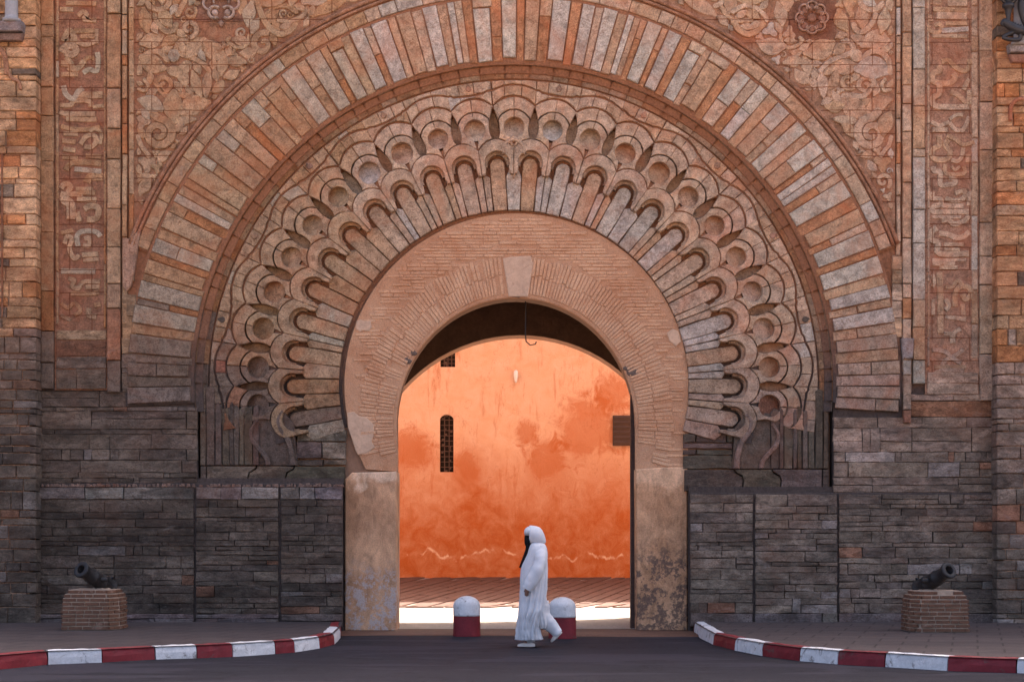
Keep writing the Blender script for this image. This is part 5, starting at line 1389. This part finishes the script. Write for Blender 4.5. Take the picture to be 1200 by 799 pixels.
def cannon(p, top, sgn, label):
    ax = Vector((sgn * 0.40, -0.80, 0.40)).normalized(); muz = Vector((p.x + sgn * 0.13, p.y + 0.05, KH + top + 0.30))
    rot = ax.to_track_quat('Z', 'Y').to_matrix().to_4x4(); L_ = 0.98
    root = tag(empty('cannon', muz - ax * L_ * 0.6 - Vector((0, 0, 0.1))), label, 'cannon', 'old cannons flanking the gate')
    mt = Matrix.Translation(muz - ax * L_ * 0.74 - root.location) @ rot @ Matrix.Diagonal((1.05, 1.05, 0.74, 1.0))
    m = MB(); m.lathe([(0.012, -0.15), (0.035, -0.14), (0.045, -0.11), (0.035, -0.08), (0.028, -0.06), (0.06, -0.04), (0.115, -0.02), (0.128, 0.0), (0.132, 0.03), (0.122, 0.05), (0.118, 0.28), (0.124, 0.29), (0.124, 0.32), (0.112, 0.34), (0.104, 0.56), (0.110, 0.57), (0.110, 0.60), (0.098, 0.62), (0.090, 0.84), (0.096, 0.86), (0.110, 0.91), (0.118, 0.94), (0.118, 0.965), (0.108, 0.98), (0.062, 0.98), (0.058, 0.965), (0.054, 0.72)], 28, mt)
    m.build('barrel', M['cannon'], root, None, True)
    m = MB(); m.tube([mt @ Vector((-0.19, 0, 0.45)), mt @ Vector((0.19, 0, 0.45))], 0.036, 12); m.build('trunnion', M['cannon'], root, None, True)
    m = MB(); m.tube([mt @ Vector((0, 0.125, 0.03)), mt @ Vector((0, 0.16, 0.04)), mt @ Vector((0, 0.165, 0.0)), mt @ Vector((0, 0.13, -0.01))], 0.014, 8); m.build('vent_lug', M['cannon'], root, None, True)
    # bed of mortar under the barrel
    m = MB(); m.lathe([(0.22, -0.22), (0.19, -0.12), (0.12, -0.075), (0.03, -0.06)], 14, Matrix.Translation(muz - ax * 0.52 - root.location))
    for q in m.v: q += Vector((r8.uniform(-.015, .015), r8.uniform(-.015, .015), r8.uniform(-.01, .01)))
    m.build('mortar_bed', M['pedestal_mortar'], root)
p, t = pedestal(104, 738, -1, 'low brick pedestal under the left cannon'); cannon(p, t, -1, 'old iron cannon pointing left on the left brick pedestal')
p, t = pedestal(1103, 740.5, 1, 'low brick pedestal under the right cannon'); cannon(p, t, 1, 'old iron cannon pointing right on the right brick pedestal')

# ------------------------------------------------------------------ wrought iron lantern on the right pier
lan = tag(empty('iron_lantern', W(1200, 50, 0.5)), 'black wrought iron lantern bracket at the top right corner', 'lantern')
def LP(u, v, d=0.62): return W(pu(u), pvv(v), d) - lan.location
def crv(pts, rad, name, mat='iron'):
    m = MB(); c = smooth_line(pts, 6); m.tube([LP(a_, b_) for a_, b_ in c], [rad * (0.6 + 0.8 * math.sin(math.pi * (0.15 + 0.7 * i / len(c)))) for i in range(len(c))], 8); m.build(name, M[mat], lan, None, True)
m = MB(); m.lathe([(0.02, -0.30), (0.035, -0.26), (0.03, -0.20), (0.05, -0.10), (0.06, -0.04), (0.095, -0.02), (0.095, 0.02), (0.05, 0.04), (0.05, 0.10), (0.17, 0.13), (0.19, 0.18), (0.17, 0.20)], 12, Matrix.Translation(LP(1176, 13))); m.build('lantern_stem', M['iron'], lan, None, True)
m = MB(); m.lathe([(0.15, 0.20), (0.22, 0.75), (0.06, 0.76)], 6, Matrix.Translation(LP(1176, 13))); m.build('lantern_glass', M['glass'], lan)
m = MB(); m.lathe([(0.25, 0.74), (0.24, 0.78), (0.10, 0.98), (0.03, 1.12), (0.005, 1.2)], 6, Matrix.Translation(LP(1176, 13))); m.build('lantern_roof', M['iron'], lan)
for k in range(6):
    a_ = math.pi / 3 * k; m = MB(); c0 = LP(1176, 13); m.tube([c0 + Vector((0.155 * math.cos(a_), 0.155 * math.sin(a_), 0.2)), c0 + Vector((0.225 * math.cos(a_), 0.225 * math.sin(a_), 0.75))], 0.012, 6); m.build('lantern_rib', M['iron'], lan)
crv([(1176, 29), (1171, 30), (1169, 34), (1172, 36)], 0.022, 'scroll_tip')
crv([(1170, 31), (1178, 36), (1188, 41), (1200, 42), (1216, 34)], 0.055, 'bracket_arm')
crv([(1202, 42), (1196, 32), (1192, 18), (1192, 8), (1197, 1), (1206, -4)], 0.045, 'bracket_scroll')
crv([(1169, 50), (1176, 46), (1184, 43), (1190, 46), (1188, 52), (1178, 52), (1169, 50)], 0.026, 'bracket_fleur')
crv([(1176, 12), (1170, 7), (1163, 2)], 0.020, 'scroll_tip'); crv([(1176, 12), (1183, 7), (1189, 1)], 0.020, 'scroll_tip')
for k in range(7):
    a_ = 1176 + k * 3.1; m = MB(); b_ = 34 + k * 1.1; m.tube([LP(a_, b_ + 1), LP(a_ + 1.2, b_ - 2.5), LP(a_ + 3.0, b_ - 3.4)], [0.022, 0.016, 0.004], 6); m.build('bracket_leaf', M['iron'], lan, None, True)
m = MB(); q0 = LP(1216, 34); m.tube([q0, q0 + Vector((0, 0.30, 0))], 0.05, 8); m.build('wall_fixing', M['iron'], lan, None, True)

# ------------------------------------------------------------------ the walking person
per = gpt(625, 757.0)
person = tag(empty('person', (per.x, per.y, 0)), 'person walking left in a long white hooded robe and black face veil', 'person')
K = 0.00265
def B(cx, cy, y=0.0): return Vector(((cx - 265) * K, y, (700 - cy) * K))
# body: one skin
sk = bpy.data.meshes.new('body'); V_, E_, R_ = [], [], []
def joint(p, r, parent=None):
    V_.append(tuple(p)); R_.append(r)
    if parent is not None: E_.append((parent, len(V_) - 1))
    return len(V_) - 1
pel = joint(B(268, 370), 0.12); sp = joint(B(272, 290), 0.125, pel); ch = joint(B(280, 215), 0.13, sp); nk = joint(B(272, 170), 0.055, ch); hd = joint(B(258, 135), 0.085, nk); tp = joint(B(262, 100), 0.075, hd)
for sg in (-1, 1):
    sh = joint(B(292, 205, sg * 0.135), 0.045, ch)
    if sg < 0: el = joint(B(284, 305, -0.232), 0.034, sh); wr = joint(B(234, 386, -0.235), 0.026, el); pm = joint(B(230, 404, -0.235), 0.027, wr)
    else: el = joint(B(272, 300, 0.235), 0.042, sh); wr = joint(B(250, 390, 0.235), 0.026, el); pm = joint(B(244, 410, 0.235), 0.027, wr)
    cx0, cy0 = (230, 404) if sg < 0 else (244, 410)
    for i, (dx, dl) in enumerate(((-7, 20), (-2, 23), (3, 21), (8, 17))):
        f1 = joint(B(cx0 + dx, cy0 + 9, sg * (0.232 + 0.004 * i)), 0.010, pm); f2 = joint(B(cx0 + dx - 2, cy0 + 9 + dl * 0.55, sg * 0.23), 0.009, f1); joint(B(cx0 + dx + 0.5, cy0 + 9 + dl, sg * 0.222), 0.008, f2)
    t1 = joint(B(cx0 - 9, cy0 - 2, sg * 0.215), 0.011, pm); joint(B(cx0 - 13, cy0 + 10, sg * 0.21), 0.009, t1)
    hp = joint(B(268, 395, sg * 0.09), 0.09, pel)
    if sg < 0: kn = joint(B(240, 530, -0.08), 0.06, hp); an = joint(B(252, 670, -0.08), 0.038, kn); joint(B(210, 690, -0.085), 0.030, an)
    else: kn = joint(B(300, 530, 0.07), 0.06, hp); an = joint(B(397, 632, 0.06), 0.038, kn); joint(B(375, 668, 0.06), 0.030, an)
sk.from_pydata(V_, E_, []); sk.update()
bo = bpy.data.objects.new('body', sk); col.objects.link(bo)
mod = bo.modifiers.new('Skin', 'SKIN')
for i, d in enumerate(sk.skin_vertices[0].data): d.radius = (R_[i], R_[i]); d.use_root = (i == 0)
bo.modifiers.new('Sub', 'SUBSURF').levels = 1; bo.modifiers['Sub'].render_levels = 1
dg = bpy.context.evaluated_depsgraph_get(); me = bpy.data.meshes.new_from_object(bo.evaluated_get(dg)); bo.modifiers.clear()
bo.data = me; me.materials.clear(); me.materials.append(M['skin']); me.polygons.foreach_set('use_smooth', [True] * len(me.polygons)); bo.parent = person

def smooth3(ctrl, n=8):
    P = [ctrl[0] * 2 - ctrl[1]] + list(ctrl) + [ctrl[-1] * 2 - ctrl[-2]]; out = []
    for i in range(1, len(P) - 2):
        for k in range(n):
            t = k / n; p0, p1, p2, p3 = P[i - 1:i + 3]
            out.append(0.5 * ((2 * p1) + (p2 - p0) * t + (2 * p0 - 5 * p1 + 4 * p2 - p3) * t * t + (3 * p1 - p0 - 3 * p2 + p3) * t ** 3))
    return out + [ctrl[-1]]
def interp(tab, cy):
    for i in range(len(tab) - 1):
        a_, b_ = tab[i], tab[i + 1]
        if a_[0] <= cy <= b_[0]:
            t = (cy - a_[0]) / (b_[0] - a_[0]); t = t * t * (3 - 2 * t) if False else t
            return [a_[k] + (b_[k] - a_[k]) * t for k in range(1, len(a_))]
    return list(tab[-1][1:])
def loft(tab, name, mat, fold, n=96, levels=60, cap_top=True, power=2.3, thick=0.0):
    """cloth body from side-view edges: rows of (height, front, back, half width)"""
    c0, c1 = tab[0][0], tab[-1][0]; vs_, fs = [], []
    for j in range(levels + 1):
        cy = c0 + (c1 - c0) * j / levels; xl, xr, hy = interp(tab, cy)[:3]; t = j / levels
        for k in range(n):
            a_ = 2 * math.pi * k / n; ca_, sa_ = math.cos(a_), math.sin(a_)
            ex = abs(ca_) ** (2 / power) * (1 if ca_ >= 0 else -1); ey = abs(sa_) ** (2 / power) * (1 if sa_ >= 0 else -1)
            f = 1 + fold(a_, t)
            x = (xl + xr) / 2 + (xr - xl) / 2 * ex * f; vs_.append(B(x, cy, hy * ey * f) + Vector((0, 0, 0)))
    for j in range(levels):
        for k in range(n): fs.append((j * n + k, (j + 1) * n + k, (j + 1) * n + (k + 1) % n, j * n + (k + 1) % n))
    if cap_top: fs.append(tuple(range(n)))
    fs.append(tuple(levels * n + k for k in range(n))[::-1])
    return link(name, mesh_of(name, vs_, fs, True), mat, person)
def robe_fold(a_, t):
    w = smooth01((t - 0.12) / 0.9)
    c_, s_ = math.cos(a_ + 0.5 * t), math.sin(a_ + 0.5 * t)
    n1 = mnoise.noise(Vector((c_ * 2.6, s_ * 2.6, t * 1.6))); n2 = mnoise.noise(Vector((c_ * 5.5 + 3, s_ * 5.5, t * 2.2 + 7))); n3 = mnoise.noise(Vector((c_ * 4, s_ * 4 + 9, t * 9.0)))
    n2 = 1 - 2 * abs(n2)
    n4 = 1 - 2 * abs(mnoise.noise(Vector((c_ * 9 + 1, s_ * 9, t * 1.5 + 3))))
    return w * (0.10 * n1 + 0.17 * n2 + 0.15 * n4 - 0.17) + 0.03 * n3 * (1 - 0.5 * w)
robe = loft([(156, 258, 306, 0.075), (162, 250, 322, 0.13), (172, 244, 331, 0.175), (190, 238, 337, 0.20), (215, 231, 340, 0.212), (250, 214, 340, 0.205), (285, 201, 341, 0.20), (330, 196, 340, 0.20), (400, 195, 337, 0.20), (470, 193, 331, 0.205), (510, 190, 325, 0.225), (545, 187, 308, 0.225), (600, 182, 300, 0.215), (640, 179, 306, 0.215), (664, 177, 313, 0.215)], 'robe', M['robe'], robe_fold, 128, 90)
# trailing trouser leg under the robe
tb = MB(); cpts = [B(298, 470, 0.05), B(312, 530, 0.05), B(335, 570, 0.055), B(362, 600, 0.06), B(386, 624, 0.06), B(399, 636, 0.06)]
dense = smooth3(cpts, 8)
tb.tube(dense, [0.120 * (1 - 0.46 * i / len(dense)) for i in range(len(dense))], 28, crease=0.16, cs=7.0)
tb.build('trouser_leg', M['robe'], person, None, True)
tb = MB(); tb.tube([B(235, 560, -0.08), B(248, 640, -0.08), B(252, 676, -0.08)], [0.09, 0.075, 0.06], 16); tb.build('trouser_leg', M['robe'], person, None, True)
# hanging fold that joins the robe to the trailing leg
dr = loft([(480, 255, 334, 0.16), (520, 262, 332, 0.15), (555, 268, 335, 0.14), (585, 276, 336, 0.12), (605, 290, 330, 0.09)], 'robe_tail', M['robe'], lambda a_, t: 0.22 * mnoise.noise(Vector((math.cos(a_) * 2.4, math.sin(a_) * 2.4, t * 1.2))) + 0.12 * mnoise.noise(Vector((math.cos(a_) * 6, math.sin(a_) * 6, t))), 64, 26)
for (sy, pts) in ((-1, [B(296, 178, -0.120), B(300, 205, -0.150), B(300, 235, -0.180), B(295, 270, -0.210), B(282, 310, -0.235), B(262, 348, -0.245), B(240, 382, -0.243), B(230, 398, -0.24)]), (1, [B(296, 178, 0.120), B(300, 205, 0.150), B(298, 235, 0.180), B(290, 270, 0.210), B(275, 320, 0.235), B(252, 375, 0.245), B(246, 396, 0.245)])):
    d2 = smooth3(pts, 8); nn = len(d2)
    m = MB(); m.tube(d2, [(0.066 + 0.026 * math.sin(math.pi * min(1, i / nn * 1.15)) + 0.004 * i / nn) for i in range(nn)], 24, crease=0.26, cs=6.5); m.build('sleeve', M['robe'], person, None, True)
def xloft(rows, name, mat, n=40, wob=0.0):
    """rows across the walking direction: (x, z middle, half height, half width)"""
    vs_, fs = [], []
    for j, (cx_, cz_, hz, hy) in enumerate(rows):
        for k in range(n):
            a_ = 2 * math.pi * k / n; f = 1 + wob * math.sin(5 * a_ + j); vs_.append(B(cx_, cz_, hy * math.sin(a_) * f) + Vector((0.012 * math.cos(a_) * 0, 0, hz * K * math.cos(a_) * f)))
    for j in range(len(rows) - 1):
        for k in range(n): fs.append((j * n + k, j * n + (k + 1) % n, (j + 1) * n + (k + 1) % n, (j + 1) * n + k))
    fs.append(tuple(range(n))[::-1]); fs.append(tuple((len(rows) - 1) * n + k for k in range(n)))
    return link(name, mesh_of(name, vs_, fs, True), mat, person)
xloft([(243, 112, 43, 0.100), (244, 115, 47, 0.108), (252, 116, 49, 0.114), (268, 116, 48, 0.120), (284, 118, 47, 0.120), (298, 120, 44, 0.112), (312, 128, 37, 0.094), (322, 138, 25, 0.066), (328, 146, 14, 0.036), (331, 150, 4, 0.010)], 'hood', M['robe'], 44, 0.012)
xloft([(217, 104, 8, 0.035), (219, 103, 14, 0.060), (224, 101, 19, 0.080), (234, 98, 24, 0.094), (246, 98, 27, 0.10)], 'head_scarf', M['robe'], 40)
xloft([(218, 140, 12, 0.03), (219, 142, 20, 0.055), (223, 146, 27, 0.074), (232, 150, 33, 0.086), (246, 153, 37, 0.09)], 'face_veil', M['veil'], 40)
v_rows = [(168, 226, 250, 0.078), (190, 224, 252, 0.085), (215, 216, 250, 0.09), (245, 205, 240, 0.085), (270, 195, 226, 0.065), (288, 189, 206, 0.03)]
loft(v_rows, 'veil_fall', M['veil'], lambda a_, t: 0.03 * math.sin(6 * a_ + 5 * t), 40, 24)
# slippers
def slipper(heel, toe, up, side, name):
    ax = (toe - heel); L_ = ax.length; ax.normalize(); yv = Vector((0, 1, 0)); upv = ax.cross(yv); 
    if upv.dot(up) < 0: upv = -upv
    prof = [(0.0, 0.026, 0.030), (0.06, 0.034, 0.040), (0.2, 0.038, 0.055), (0.4, 0.040, 0.060), (0.6, 0.046, 0.052), (0.8, 0.044, 0.040), (0.93, 0.030, 0.030), (1.0, 0.010, 0.020)]
    vs_, fs, n = [], [], 16
    for t, hw_, hh in prof:
        for k in range(n):
            a_ = 2 * math.pi * k / n; z = math.sin(a_); vs_.append(heel + ax * (L_ * t) + yv * (hw_ * math.cos(a_)) + upv * (max(z, -0.15) * hh + 0.006))
    for j in range(len(prof) - 1):
        for k in range(n): fs.append((j * n + k, (j + 1) * n + k, (j + 1) * n + (k + 1) % n, j * n + (k + 1) % n))
    fs.append(tuple(range(n))); fs.append(tuple((len(prof) - 1) * n + k for k in range(n))[::-1])
    link(name, mesh_of(name, vs_, fs, True), M['slipper'], person)
slipper(B(274, 699, -0.085), B(182, 699, -0.085), Vector((0, 0, 1)), 1, 'slipper')
slipper(B(418, 628, 0.06), B(362, 682, 0.06), Vector((-0.7, 0, 0.5)), 1, 'slipper')
